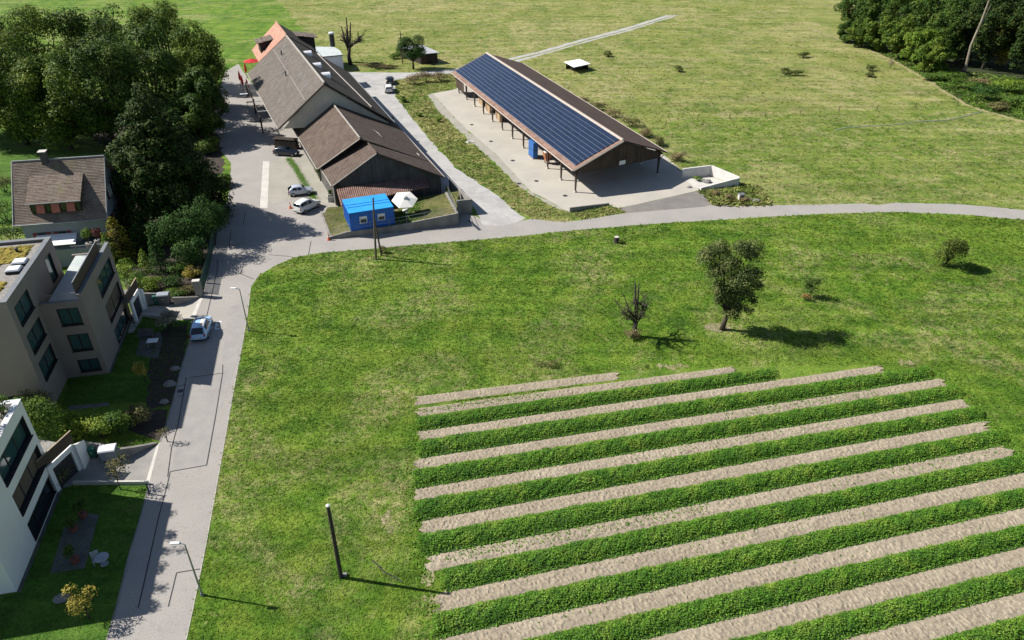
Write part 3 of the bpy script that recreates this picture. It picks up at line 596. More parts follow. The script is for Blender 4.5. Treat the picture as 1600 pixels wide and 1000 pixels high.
quick('gutter', STEEL, roof, 'tube', [(-.1, -.1, HE - .1), (HW + .1, -.1, HE - .1)], .09, 8)
i_ = .55; m = MB()
m.box((HW / 2, i_ + .15, HE / 2 - .2), (HW - 2 * i_, .3, HE)); m.box((HW / 2, HD - i_ - .15, HE / 2 - .2), (HW - 2 * i_, .3, HE))
for x in (i_ + .15, HW - i_ - .15):
    m.prism([(x - .15, i_ + .302), (x + .15, i_ + .302), (x + .15, HD / 2), (x - .15, HD / 2)], 0, lambda p: HE - .2 + min(p[1], HD - p[1]) / (HD / 2) * (HR_ - HE))
    m.prism([(x - .15, HD / 2), (x + .15, HD / 2), (x + .15, HD - i_ - .302), (x - .15, HD - i_ - .302)], 0, lambda p: HE - .2 + min(p[1], HD - p[1]) / (HD / 2) * (HR_ - HE))
m.build('wall', HOUSE_WALL, oh)
for y, z in ((4.3, 6.4), (6.6, 6.4), (3.2, 3.2), (7.6, 3.2)):
    f = window(oh, 'y', HW - i_, y - .45, y + .45, z, z + 1.4, GLASS_D, 2, depth=-.02)
    for s_ in (-.95, .95): quick('shutter', WHITE_PAINT if z > 5 else SHUTTER, f, 'box', (HW - i_ + .04, y + s_ * .72, z + .7), (.05, .45, 1.4))
for x in (2.6, 5.0, 8.4):
    f = window(oh, 'x', i_, x - .5, x + .5, 2.6, 4.0, GLASS_D, 2, -1, depth=-.02)
    for s_ in (-.8, .8): quick('shutter', SHUTTER, f, 'box', (x + s_, i_ - .04, 3.3), (.5, .05, 1.4))
# dormer
dx0, dx1 = 2.25, 8.05; dyf = .80; dzt = 8.05; db = empty('dormer', (0, 0, 0)); db.parent = oh
slope = (HR_ - HE) / (HD / 2); yb = 4.15
rd = MB(); pts = [(dx0 - .25, dyf - .38, dzt - .12), (dx1 + .25, dyf - .38, dzt - .12), (dx1 + .25, yb, HE + slope * yb + .10), (dx0 - .25, yb, HE + slope * yb + .10)]
courses(rd, *pts, 20); rd.slab([Vector(p) - V(0, 0, .05) for p in pts], .12); rd.build('dormer_roof', TILE_OLD, db)
m = MB()
for x in (dx0 + .06, dx1 - .06):
    m.slab([(x + .06, dyf, HE + slope * dyf - .1), (x + .06, 3.6, HE + slope * 3.6 - .1), (x + .06, dyf, dzt - .12)], .12)
m.box(((dx0 + dx1) / 2, dyf + .08, (HE + slope * dyf + dzt - .2) / 2), (dx1 - dx0 - .26, .1, dzt - HE - slope * dyf - .05)); m.build('dormer_wall', TIMBER_D, db)
quick('dormer_gutter', VERGE_B, db, 'box', ((dx0 + dx1) / 2, dyf - .43, dzt - .16), (dx1 - dx0 + .6, .1, .12))
for i in range(3):
    cx = dx0 + 1.15 + i * 1.75; zb = HE + slope * dyf + .10
    quick('roller_blind', AWN, db, 'slab', [(cx - .48, dyf - .36, zb + .10), (cx + .48, dyf - .36, zb + .10), (cx + .48, dyf - .02, dzt - .45), (cx - .48, dyf - .02, dzt - .45)], .02)
for i in range(4):
    cx = dx0 + .28 + i * 1.75; quick('dormer_window', GLASS_D, db, 'box', (cx, dyf + .015, zb + .62), (.62, .03, .95))
ch = MB(); ch.box((3.9, HD / 2 - .1, HR_ + .15), (.75, .75, 1.9)); cn = ch.build('chimney', mat('sooty chimney', (.10, .095, .095), (.06, .058, .058), 3, .9), oh)
quick('chimney_cap', CONC_LIGHT, cn, 'box', (3.9, HD / 2 - .1, HR_ + 1.14), (.95, .95, .08))
# conservatory roof with white awning in front of the house
aw = MB(); aw.slab([(2.3, -1.9, 3.2), (7.0, -1.9, 3.2), (6.7, .3, 3.75), (2.0, .3, 3.75)], .08); tag(aw.build('awning', mat('white awning cloth', (.80, .80, .80), (.74, .74, .75), 1, .8), oh))
for x in (2.4, 6.8): quick('awning_post', STEEL, oh, 'tube', [(x, -1.8, 0), (x, -1.8, 3.15)], .05, 6)
m = MB(); m.box((5.2, -.6, 1.2), (7.6, 2.0, 2.4)); m.build('porch', HOUSE_WALL, oh); quick('porch_roof', GLASS_T, oh, 'box', (8.1, -.4, 2.65), (2.0, 2.2, .08))
# ------------------------------------------------------------------ barn complex
AX = R(113.0)
BARN_TILE = tile_mat('brown barn roof tiles', (.092, .066, .053), (.072, .052, .042), (.118, .088, .072), .42, .22, R(113), moss=(.13, .115, .08), bmp=.5)
BARN_TILE_R = tile_mat('dark barn roof tiles', (.085, .062, .050), (.066, .049, .040), (.105, .080, .065), .42, .22, R(113), bmp=.5)
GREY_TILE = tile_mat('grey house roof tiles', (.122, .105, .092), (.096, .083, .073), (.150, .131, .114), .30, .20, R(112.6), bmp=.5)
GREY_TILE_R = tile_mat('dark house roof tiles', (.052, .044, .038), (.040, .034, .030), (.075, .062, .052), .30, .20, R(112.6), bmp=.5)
RED_TILE = tile_mat('new salmon red tiles', (.40, .215, .155), (.35, .185, .135), (.44, .255, .190), .30, .20, R(112.6), bmp=.4)
OLD_DORMER = tile_mat('weathered dormer tiles', (.135, .105, .088), (.085, .068, .060), (.20, .165, .14), .34, .11, R(22), bmp=.8)
PAN_TILE = tile_mat('red brown pan tiles', (.22, .130, .105), (.155, .095, .080), (.27, .19, .16), .24, .07, R(10), bmp=1.0)
WOOD_GREY = plank_mat('weathered grey boards', (.070, .066, .062), (.125, .118, .110), .30, R(12))
WOOD_BROWN = plank_mat('dark brown boards', (.050, .036, .028), (.082, .060, .046), .30, R(20))
WALL_CREAM = mat('cream farmhouse wall', (.52, .48, .40), (.46, .43, .37), .7, .9, fine=(10, .06), dirt=((.3, .29, .27), .8, .62, .5))
LEDGE = mat('light roof trim', (.33, .30, .27), (.24, .22, .20), 2, .75)
def P3(p, z): return V(p[0], p[1], z)
def roof_part(name, pts, t, material, parent): m = MB(); m.slab(pts, t); return m.build(name, material, parent)
def trim(name, pts, r, material, parent, n=6): m = MB(); m.tube(pts, r, n); return m.build(name, material, parent)
# front barn ---------------------------------------------------------------
barn = empty('barn', (0, 0, 0), 0, 'old barn with stepped brown tiled roof and weathered board gable', 'barn')
uL0, uL1 = S(496, 263.7, 3.7), S(456, 196, 3.7); uR0, uR1 = S(562.5, 216, 8.64), S(513.7, 153.7, 8.6)
lL0, lL1 = V(-26.31, 102.36, 3.5), V(-28.95, 108.35, 3.5); lR0, lR1 = V(-19.6, 103.9, 7.9), V(-22.25, 109.9, 7.75)
eR0, eR1 = V(-10.22, 105.89, 3.5), V(-21.4, 132.66, 3.5)
roof_part('roof', [uL0, uR0, uR1, uL1], .22, BARN_TILE, barn)
roof_part('roof', [lL0, lR0, lR1 + V(-.3, .75, .0), lL1 + V(-.3, .75, 0)], .2, BARN_TILE, barn)
mid_e = V(-12.9, 112.3, 3.5)
roof_part('roof', [V(-22.66, 108.2, 8.63), V(-13.2, 111.9, 3.72), V(-21.3, 132.6, 3.66), V(-31.75, 129.4, 8.59)], .2, BARN_TILE_R, barn)
roof_part('roof', [lR0 + V(.01, 0, 0), eR0, V(-13.3, 113.2, 3.46), lR1 + V(.0, .5, 0)], .2, BARN_TILE_R, barn)
trim('ridge_cap', [uR0 + V(0, 0, .05), uR1 + V(0, 0, .05)], .14, LEDGE, barn); trim('ridge_cap', [lR0 + V(0, 0, .04), lR1 + V(0, 0, .05)], .12, BARN_TILE, barn)
trim('gutter', [uL0 + V(-.1, 0, -.1), uL1 + V(-.1, 0, -.1)], .09, LEDGE, barn); trim('gutter', [lL0 + V(-.1, 0, -.1), lL1 + V(-.1, 0, -.1)], .09, LEDGE, barn); trim('gutter', [eR0 + V(.1, 0, -.08), eR1 + V(.1, 0, -.08)], .09, LEDGE, barn)
trim('verge_board', [lL0 + V(.02, -.03, -.08), lR0 + V(0, -.03, -.06)], .09, LEDGE, barn, 4); trim('verge_board', [lR0 + V(0, -.03, -.06), eR0 + V(0, -.03, -.08)], .09, BARN_TILE_R, barn, 4); trim('verge_board', [uL0 + V(.02, -.03, -.06), uR0 + V(0, -.03, -.06)], .08, LEDGE, barn, 4)
axd = V(math.cos(AX), math.sin(AX), 0); g0 = lL0.lerp(eR0, .03) + axd * .75; g1 = lL0.lerp(eR0, .97) + axd * .75; ga = lL0.lerp(eR0, .418) + axd * .75
gd = (g1 - g0); NB = 52
for i in range(NB):                                                       # gable boards one by one
    f0, f1 = i / NB, (i + 1) / NB; a = g0 + gd * f0; b = g0 + gd * (f1 - .0011)
    zt = lambda f: 3.35 + 4.35 * (f / .418 if f < .418 else (1 - f) / .582)
    nrm = V(gd.y, -gd.x, 0).normalized() * (.03 + random.random() * .03)
    m = MB(); m.add([P3(a, .0), P3(b, .0), P3(b, max(3.2, zt(f1))), P3(a, max(3.2, zt(f0))), P3(a + nrm, .0), P3(b + nrm, .0), P3(b + nrm, max(3.2, zt(f1))), P3(a + nrm, max(3.2, zt(f0)))], [(0, 3, 2, 1), (4, 5, 6, 7), (0, 1, 5, 4), (1, 2, 6, 5), (2, 3, 7, 6), (3, 0, 4, 7)])
    m.build('gable_board', WOOD_GREY, barn)
wl_in = V(1.0, .4, 0)
m = MB(); m.slab([P3(g0, 0), P3(uL1 + wl_in, 0), P3(uL1 + wl_in, 3.7), P3(g0, 3.55)], .2); m.build('side_wall', WOOD_GREY, barn)
m = MB(); m.slab([P3(eR1 + V(-.9, 0, 0), 0), P3(g1, 0), P3(g1, 3.5), P3(eR1 + V(-.9, 0, 0), 3.5)], .2); m.build('side_wall', WOOD_BROWN, barn)
m = MB(); s0, s1_ = uL0 + axd * .5 + V(.5, .2, 0), uR0 + axd * .6; m.slab([P3(lL1 + V(.3, .1, 0), 3.3), P3(lR1 + V(0, .2, 0), 7.6), P3(s1_, 8.35), P3(s0, 3.5)], .15); m.build('step_cladding', TIMBER_D, barn)
for f in (.02, .16): pb = lL0 + V(.35 + f * 3, .5 + f, 0); quick('post', WOOD_BROWN, barn, 'box', (pb.x, pb.y, 1.75), (.2, .2, 3.5), R(12))
lt = [S(533, 322, 2.6), S(671, 291, 2.7), S(662.5, 274, 3.3), S(526, 296, 3.3)]
roof_part('porch_roof', lt, .14, PAN_TILE, barn)
for i in range(46):                                                       # pan tile ribs of the porch roof
    f = (i + .5) / 46; a = lt[0].lerp(lt[1], f); b = lt[3].lerp(lt[2], f); trim('tile_rib', [a + V(0, 0, .03), b + V(0, 0, .03)], .07, PAN_TILE, barn, 5)
for f in (.05, .45, .93): a = lt[0].lerp(lt[1], f) + V(0, .25, 0); quick('porch_post', WOOD_BROWN, barn, 'box', (a.x, a.y, 1.75), (.16, .16, 2.0), R(12))
band_peak = uR1 + axd * .25; m = MB(); m.slab([P3(uL1 + axd * .3, 3.0), P3(V(-21.4, 132.9, 0), 3.2), P3(V(-21.4, 132.9, 0), 4.2), P3(band_peak, 9.25), P3(uL1 + axd * .3, 4.35)], .35); m.build('shadow_band', TIMBER_D, barn)  # dark slab added to give the shaded gap behind the roof its dark band
# pale repaired streaks on the right slope
def on_slope(a, b, c, d, u, v_, lift=.03):
    p = a.lerp(b, u); q = d.lerp(c, u); n_ = (b - a).cross(d - a).normalized(); return p.lerp(q, v_) + n_ * lift
q4 = [V(-13.2, 111.9, 3.72), V(-21.3, 132.6, 3.66), V(-31.75, 129.4, 8.59), V(-22.66, 108.2, 8.63)]
for u, v_, du, dv in ((.42, .62, .17, -.05), (.13, .10, .06, -.01)):
    m = MB(); m.tube([on_slope(*q4, u + .0, v_, .01), on_slope(*q4, u - du * .5, v_ + dv, .02), on_slope(*q4, u - du, v_ + dv * 1.3, .01)], [.05, .13, .04], 5); m.build('repair_streak', LEDGE, barn)
# farmhouse ------------------------------------------------------------------
fh = empty('farmhouse', (0, 0, 0), 0, 'long farmhouse with grey tiled roof and white barrel skylights', 'house')
hL0, hR0, hA0 = V(-39.67, 123.99, 5), V(-20.47, 127.5, 5), V(-31.2, 125.54, 12.2)
hL1, hA1, hR1 = S(387, 114, 5), V(-47.1, 162.8, 12.2), V(-35.0, 162.3, 5)
roof_part('roof', [hL0, hA0, hA1, hL1], .25, GREY_TILE, fh)
roof_part('roof', [hA0 + V(.02, 0, 0), hR0, hR1, hA1 + V(.02, 0, 0)], .25, GREY_TILE_R, fh)
trim('ridge_cap', [hA0 + V(0, 0, .06), hA1 + V(0, 0, .06)], .20, LEDGE, fh); trim('gutter', [hL0 + V(-.12, 0, -.1), hL1 + V(-.12, 0, -.1)], .11, LEDGE, fh); trim('gutter', [hR0 + V(.12, 0, -.08), hR1 + V(.12, 0, -.08)], .11, STEEL, fh)
trim('verge_board', [hL0 + V(0, -.02, -.06), hA0 + V(0, -.02, -.05), hR0 + V(0, -.02, -.06)], .10, TIMBER_D, fh, 4)
qr = [hR0, hR1, hA1, hA0]; trim('snow_rail', [on_slope(*qr, .05, .30, .15), on_slope(*qr, .98, .52, .15)], .10, LEDGE, fh)
ql = [hL1, hL0, hA0, hA1]; trim('tile_seam', [on_slope(hL0, hL1, hA1, hA0, .02, .60, -.0), on_slope(hL0, hL1, hA1, hA0, .98, .66, -.0)], .05, LEDGE, fh)
for u, v_ in ((.16, .75), (.33, .78), (.62, .82), (.86, .86), (.55, .55), (.72, .74)):
    c = on_slope(hL0, hL1, hA1, hA0, u, v_, -.04); d_ = (hL1 - hL0).normalized(); up_ = (hA0 - hL0).normalized(); n_ = d_.cross(up_).normalized() * -1
    m = MB(); m.slab([c - d_ * .1 - up_ * .55, c + d_ * .1 - up_ * .55, c + d_ * .1 + up_ * .55, c - d_ * .1 + up_ * .55][::-1], .10); m.build('roof_light', STEEL, fh)
for u, v_ in ((.47, .57), (.79, .72)):
    c = on_slope(hL0, hL1, hA1, hA0, u, v_, 0); quick('vent_pipe', DARK_STEEL, fh, 'tube', [c, c + V(0, 0, .9)], .12, 7)
in0 = axd * .55; m = MB()
a, b, c = P3(hL0 + in0 + V(4.6, .85, 0), 4.9), P3(hR0 + in0 + V(-.9, -.1, 0), 4.9), P3(hA0 + in0, 11.75)
tz = 4.9 + (12.2 - 5) * 4.6 / 8.5
m.slab([P3(a, 0), P3(b, 0), b, c, P3(a, tz - .35)], .3); m.build('gable_wall', WALL_CREAM, fh)
m = MB(); m.slab([P3(hL0 + in0 + V(.9, .2, 0), 4.75), P3(a, 4.75), P3(a, tz - .4)], .2); m.build('gable_wall', WALL_CREAM, fh)
m = MB(); m.slab([P3(hL1 + V(4.6, -.3, 0), 0), P3(a, 0), P3(a, 7.5), P3(hL1 + V(4.6, -.3, 0), 7.5)], .3); m.build('side_wall', WALL_CREAM, fh)
m = MB(); m.slab([P3(b, 0), P3(hR1 + V(-1.0, -.3, 0), 0), P3(hR1 + V(-1.0, -.3, 0), 4.9), b], .3); m.build('side_wall', WALL_CREAM, fh)
for x, y in ((-40.4, 152.4), (-36.4, 142.6), (-33.25, 135.6)):            # barrel skylights
    d_ = V(math.cos(AX), math.sin(AX), 0); s_ = V(d_.y, -d_.x, 0); c = V(x, y, 10.55); m = MB(); n = 8; pr = []
    for e in (-.55, .55):
        for i in range(n + 1): t = math.pi * i / n; pr.append(c + d_ * math.cos(t) * .95 + s_ * e * 1.3 + V(0, 0, .95 * math.sin(t)))
    m.add(pr, [(i, i + 1, n + 2 + i, n + 1 + i) for i in range(n)] + [tuple(range(n, -1, -1)), tuple(range(n + 1, 2 * n + 2))]); sk = m.build('skylight', ACRYL, fh); trim('flashing', [c + d_ * -1 + s_ * .7, c + d_ * 1 + s_ * .7], .08, DARK_STEEL, sk)
# salmon red roofed wing with dormers
rw = empty('farmhouse_wing', (0, 0, 0), 0, 'farmhouse wing with salmon red roof and weathered dormers', 'house')
r0, r1 = hA1 + V(-.05, .15, .15), hA1 + V(-.05, .15, .15) + axd * 15
e0 = S(404, 97, 6.6); e1 = e0 + axd * 12.5 ; e1.z = 6.6
roof_part('roof', [e0, r0, r1, e1], .25, RED_TILE, rw)
f0_ = r0.lerp(hR1 + V(0, .3, .2), .50); f1_ = f0_ + axd * 15; roof_part('roof', [r0 + V(.02, 0, 0), f0_, f1_, r1 + V(.02, 0, 0)], .25, GREY_TILE_R, rw)
trim('ridge_cap', [r0 + V(0, 0, .05), r1 + V(0, 0, .05)], .18, RED_TILE, rw); trim('verge_board', [e0 + V(0, 0, -.05), r0 + V(0, 0, -.05)], .09, RED_TILE, rw, 4)
m = MB(); ia, ib = e0 + V(1.2, .7, 0), e1 + V(1.2, -.5, 0); m.slab([P3(ib, 0), P3(ia, 0), P3(ia, 6.5), P3(ib, 6.5)], .3); m.build('wall', WALL_CREAM, rw)
m = MB(); m.slab([P3(f0_ + V(-1, .2, 0), 0), P3(f1_ + V(-1, -.2, 0), 0), P3(f1_ + V(-1, -.2, 0), 6), P3(f0_ + V(-1, .2, 0), 6)], .3); m.slab([P3(f1_ + V(-1.1, -.4, 0), 0), P3(ib, 0), P3(ib, 6.3), P3(r1 - axd * .5, 12), P3(f1_ + V(-1.1, -.4, 0), 6)], .3); m.build('wall', WALL_CREAM, rw)
sd = V(math.sin(AX), -math.cos(AX), 0)
def dormer(parent, c, wd, dp, side, h=1.5):
    """gabled-off dormer: dark cheeks and front, stepped weathered tile roof falling towards the eave"""
    o = empty('dormer'); o.parent = parent; d_ = axd; s_ = sd * side; m = MB()
    p = [c - d_ * wd / 2 - s_ * dp * .4, c + d_ * wd / 2 - s_ * dp * .4, c + d_ * wd / 2 + s_ * dp * .6, c - d_ * wd / 2 + s_ * dp * .6]
    if side < 0: p = p[::-1]
    m.prism([(q.x, q.y) for q in p], c.z - 1.6, c.z + h - .25); m.build('dormer_wall', TIMBER_D, o)
    for k in range(3):                                                   # three stepped tile fields
        a = c + s_ * (dp * (-.45 + .40 * k)) + V(0, 0, h + .45 - .26 * k); b = c + s_ * (dp * (-.45 + .40 * (k + 1)) + .12) + V(0, 0, h + .27 - .26 * k)
        q = [a - d_ * (wd / 2 + .3), a + d_ * (wd / 2 + .3), b + d_ * (wd / 2 + .3), b - d_ * (wd / 2 + .3)]; m = MB(); m.slab(q if side < 0 else q[::-1], .12); m.build('dormer_roof', OLD_DORMER, o)
    return o
dormer(rw, S(421, 72, 8.6), 4.2, 3.6, -1); dormer(rw, S(474, 66, 9.0), 4.4, 3.6, 1)
# flat roofed annex with black flue
an = empty('annex', (0, 0, 0), 0, 'white flat roofed annex behind the farmhouse', 'annex')
pa = [S(504, 89, 3.6), S(535.5, 86, 3.6), S(532, 79.5, 3.6), S(522, 73.5, 3.6), S(489, 73, 3.6)]
ROOF_W = mat('pale membrane roof', (.40, .45, .44), (.50, .52, .52), .5, .6, dirt=((.30, .36, .38), .5, .5, .6))
cen = sum((Vector((p.x, p.y)) for p in pa), Vector((0, 0))) / 5
m = MB(); m.prism([tuple(cen + (Vector((p.x, p.y)) - cen) * .96) for p in pa], 0, 3.45); m.build('wall', mat('white annex wall', (.66, .68, .72), (.6, .62, .66), .6, .85), an)
m = MB(); m.prism([(p.x, p.y) for p in pa], 3.452, 3.62); m.build('roof_edge', DARK_STEEL, an)
m = MB(); m.prism([tuple(cen + (Vector((p.x, p.y)) - cen) * .985) for p in pa], 3.622, 3.66); m.build('roof', ROOF_W, an)
c = S(520, 72.5, 3.66); fl = quick('flue', DARK_STEEL, an, 'lathe', (c.x, c.y, 3.66), [(.62, 0), (.62, 3.0)], 16); quick('flue_cap', ACRYL, fl, 'lathe', (c.x, c.y, 6.661), [(.66, 0), (.66, .3), (.4, .42)], 16)
c = S(497, 90, 6.2); m = MB(); n = 9; pr = []
for e in (0, 1.9):
    for r_ in (1.0, 1.2):
        for i in range(n + 1): t = math.pi * i / n; pr.append(c + axd * math.cos(t) * r_ - sd * e + V(0, 0, r_ * 1.05 * math.sin(t)))
k = n + 1; fs = []
for i in range(n): fs += [(k + i, k + i + 1, 3 * k + i + 1, 3 * k + i), (i, i + 1, k + i + 1, k + i), (i + 1, i, 2 * k + i, 2 * k + i + 1)]
m.add(pr, fs); bd = m.build('barrel_dormer', ACRYL, fh); m = MB(); m.add([c + axd * math.cos(math.pi * i / n) * .99 - sd * .3 + V(0, 0, 1.03 * math.sin(math.pi * i / n)) for i in range(n + 1)], [tuple(range(n + 1))]); m.build('pane', GLASS_D, bd)

# ------------------------------------------------------------------ platform in front of the barn with site cabin
plat = [V(-28.1, 100.4, .3), V(-24.94, 91.74, .3), V(-22.4, 92.4, .82), V(-16.4, 93.95, .95), V(-7.54, 96.25, 1.85), V(-9.3, 103.2, 1.85), V(-12.5, 105.0, 1.2), V(-25.6, 102.6, .6)]
PL_TOP = grass_mat('platform turf', ((.055, .075, .020), (.095, .110, .030), (.13, .13, .045), (.20, .17, .09), .4))
pz = lambda x: np.interp(x, [-28, -24.9, -22.4, -16.4, -7.5], [.3, .3, .82, .95, 1.85])
def wall_run(name, pts, th, material, label, cat='wall', parent=None, z0=-.3):
    """low wall along a line of (x, y, top)"""
    o = MB(); pts = [Vector(p) for p in pts]
    for a, b in zip(pts, pts[1:]):
        d = Vector((b.x - a.x, b.y - a.y)).normalized(); n_ = Vector((-d.y, d.x)) * th
        o.add([(a.x, a.y, z0), (b.x, b.y, z0), (b.x + n_.x, b.y + n_.y, z0), (a.x + n_.x, a.y + n_.y, z0), tuple(a), tuple(b), (b.x + n_.x, b.y + n_.y, b.z), (a.x + n_.x, a.y + n_.y, a.z)], [(3, 2, 1, 0), (4, 5, 6, 7), (0, 1, 5, 4), (1, 2, 6, 5), (2, 3, 7, 6), (3, 0, 4, 7)])
    ob = o.build(name, material, parent)
    return tag(ob, label=label, cat=cat) if parent is None else ob
pw = wall_run('retaining_wall', [plat[0], plat[1], plat[2], plat[3], plat[4], V(-9.7, 104.0, 1.85)], .3, CONC_OLD, 'stained concrete retaining wall in front of the blue cabin')
m = MB(); xs_ = [-27.3, -24.85, -22.4, -16.4, -12, -7.9]
fr = [(x, np.interp(x, [-24.94, -7.54], [92.05, 96.55])) for x in xs_]; bk = [(x + (-.0), np.interp(x, [-27.3, -7.9], [102.0, 104.5])) for x in xs_]; fr[0] = (-27.4, 99.4)
vv = [(x, y, pz(x) - .05) for x, y in fr] + [(x, y, pz(x) - .05) for x, y in bk]
m.add(vv, [(i, i + 1, 7 + i, 6 + i) for i in range(5)]); o = m.build('grass_terrace', PL_TOP, None, label='grassy terrace behind the retaining wall', kind='structure')
blades('terrace_grass', [(x, y) for x, y in fr[3:]] + [(x, y) for x, y in bk[:2:-1]], 60, .12, T_LAWN, 'short grass on the terrace by the white parasol').location.z = 1.2
m = MB(); pth = [(-8.4, 97.5), (-7.9, 99.6), (-10.2, 104.6), (-10.9, 103.6)]
rl = empty('railing', (0, 0, 0), 0, 'steel tube railing along the retaining wall top', 'railing')
rp = [V(x, np.interp(x, [-24.94, -7.54], [91.95, 96.45]), pz(x)) for x in (-24.5, -22.0, -19.5, -17, -14.6, -12.2, -9.9, -7.8)] + [V(-8.7, 100.2, 1.85), V(-9.5, 103.5, 1.85)]
for p in rp: quick('post', STEEL, rl, 'tube', [p, p + V(0, 0, 1.0)], .03, 6)
for h in (.5, 1.0): trim('rail', [p + V(0, 0, h) for p in rp], .028, STEEL, rl)
wall_run('wall', [V(-8.0, 99.9, 2.15), V(-5.85, 100.45, 2.15)], .3, CONC_OLD, 'short thick concrete wall end beside the gravel road')
wall_run('wall', [V(-5.85, 100.75, 2.1), V(-8.6, 107.3, 1.6), V(-9.6, 110, 1.5)], .3, CONC_OLD, 'concrete wall running from wall end to barn eave')
dc = S(741, 352); dr_ = empty('drain_channel', (dc.x, dc.y, .012), R(-62), 'steel drain channel grate across the gravel road mouth', 'drain')
for e in (-.22, .22): quick('rim', STEEL, dr_, 'box', (0, e, .01), (3.8, .07, .03))
quick('grate', DARK_STEEL, dr_, 'box', (0, 0, .006), (3.8, .37, .012))
# blue site cabin: two modules side by side
BLUE = mat('bright blue cabin paint', (.012, .120, .48), (.010, .105, .43), 1.2, .45, spec=.4); BLUE_ROOF = mat('sky blue cabin roof', (.030, .30, .72), (.026, .26, .66), .8, .5, dirt=((.10, .36, .70), 1.2, .6, .5))
c0, c1_ = S(549, 361, .85), S(618, 350, .85); dcab = (c1_ - c0); cang = math.atan2(dcab.y, dcab.x); cab = empty('site_cabin', (c0.x, c0.y, .86), cang, 'bright blue site cabin with two small windows', 'cabin')
CL, CD, CH = 6.05, 4.9, 2.55
m = MB(); hs = [(1.35, 2.25, .95, 1.85), (3.85, 4.75, .95, 1.85)]; wall_with_holes(m, 'x', 0, 0, CL, 0, CH, hs, th=.08, sign=-1); m.build('front_wall', BLUE, cab)
m = MB(); m.box((.04, CD / 2 + .04, CH / 2), (.08, CD - .08, CH)); m.box((CL - .04, CD / 2 + .04, CH / 2), (.08, CD - .08, CH)); m.box((CL / 2, CD - .0, CH / 2), (CL - .16, .08, CH)); m.build('side_wall', BLUE, cab)
for i in range(26):
    y = .25 + i * .18; quick('wall_rib', BLUE, cab, 'box', (-.018, y, CH / 2), (.03, .08, CH - .3))
m = MB(); m.box((CL / 2, CD / 2, CH + .05), (CL + .1, CD + .12, .1)); rfc = m.build('roof', BLUE_ROOF, cab)
for y in (CD * .36, CD * .54): quick('roof_seam', mat('seam', (.015, .16, .50)), rfc, 'box', (CL / 2, y, CH + .125), (CL, .07, .05))
m = MB(); 
for e in (-.03, CL - .03): m.box((e + .03, -.02, CH / 2), (.14, .1, CH - .01))
m.box((CL / 2, -.02, .08), (CL - .16, .1, .15)); m.box((CL / 2, -.02, CH - .08), (CL - .16, .1, .15)); m.build('corner_frame', BLUE, cab)
for h in hs:
    m = MB()
    for b_ in ((h[0] - .06, h[1] + .06, h[2] - .06, h[2] + .03), (h[0] - .06, h[1] + .06, h[3] - .03, h[3] + .06), (h[0] - .06, h[0] + .03, h[2] + .03, h[3] - .03), (h[1] - .03, h[1] + .06, h[2] + .03, h[3] - .03)): m.box(((b_[0] + b_[1]) / 2, -.035, (b_[2] + b_[3]) / 2), (b_[1] - b_[0], .1, b_[3] - b_[2]))
    wf_ = m.build('window', ACRYL, cab); quick('pane', GLASS_D, wf_, 'box', ((h[0] + h[1]) / 2, .02, (h[2] + h[3]) / 2), (h[1] - h[0], .02, h[3] - h[2])); quick('roller_shutter', ACRYL, wf_, 'box', ((h[0] + h[1]) / 2, -.0, h[3] - .2), (h[1] - h[0] - .06, .04, .36))
for x in (.3, CL - .3):
    for y in (.3, CD - .3): quick('foot_block', CONC_OLD, cab, 'box', (x, y, -.4), (.4, .4, .79))
# white parasol
pc = S(632, 309, 3.55); par = empty('parasol', (pc.x, pc.y, pz(pc.x) - .05), .2, 'white hexagonal parasol on the grass terrace', 'parasol'); ph = 3.75 - par.location.z
CLOTH = mat('white parasol cloth', (.72, .70, .66), (.66, .64, .60), 2, .85); n = 6
PT = Matrix.Translation(V(0, 0, ph - .35)) @ Matrix.Rotation(R(20), 4, 'X') @ Matrix.Translation(V(0, 0, .35 - ph))
for i in range(n):
    a0, a1_ = 2 * math.pi * i / n, 2 * math.pi * (i + 1) / n; r_ = 1.85
    m = MB(); m.slab([PT @ V(0, 0, ph), PT @ V(r_ * math.cos(a0), r_ * math.sin(a0), ph - .55), PT @ V(r_ * math.cos(a1_), r_ * math.sin(a1_), ph - .55)], .015); m.build('canopy_panel', CLOTH, par)
    quick('rib', STEEL, par, 'tube', [PT @ V(0, 0, ph - .05), PT @ V(r_ * math.cos(a0), r_ * math.sin(a0), ph - .60)], .015, 5)
tv = quick('top_vent', CLOTH, par, 'lathe', (0, 0, 0), [(.38, .0), (.28, .09), (.03, .17)], 6); tv.matrix_basis = PT @ Matrix.Translation(V(0, 0, ph)); quick('pole', STEEL, par, 'tube', [(0, 0, 0), (0, 0, ph - .25)], .035, 8); quick('foot', CONC_LIGHT, par, 'lathe', (0, 0, 0), [(.4, 0), (.4, .1), (.1, .18)], 14)
tq = S(634, 330, 1.6); tbl = empty('garden_table', (tq.x, tq.y, pz(tq.x) - .04), .3, 'small white garden table under the white parasol', 'table')
quick('top', WHITE_PAINT, tbl, 'lathe', (0, 0, .7), [(.5, 0), (.5, .04)], 16); quick('leg', WHITE_PAINT, tbl, 'tube', [(0, 0, 0), (0, 0, .7)], .05, 8); quick('foot', WHITE_PAINT, tbl, 'lathe', (0, 0, 0), [(.28, 0), (.25, .04)], 12)
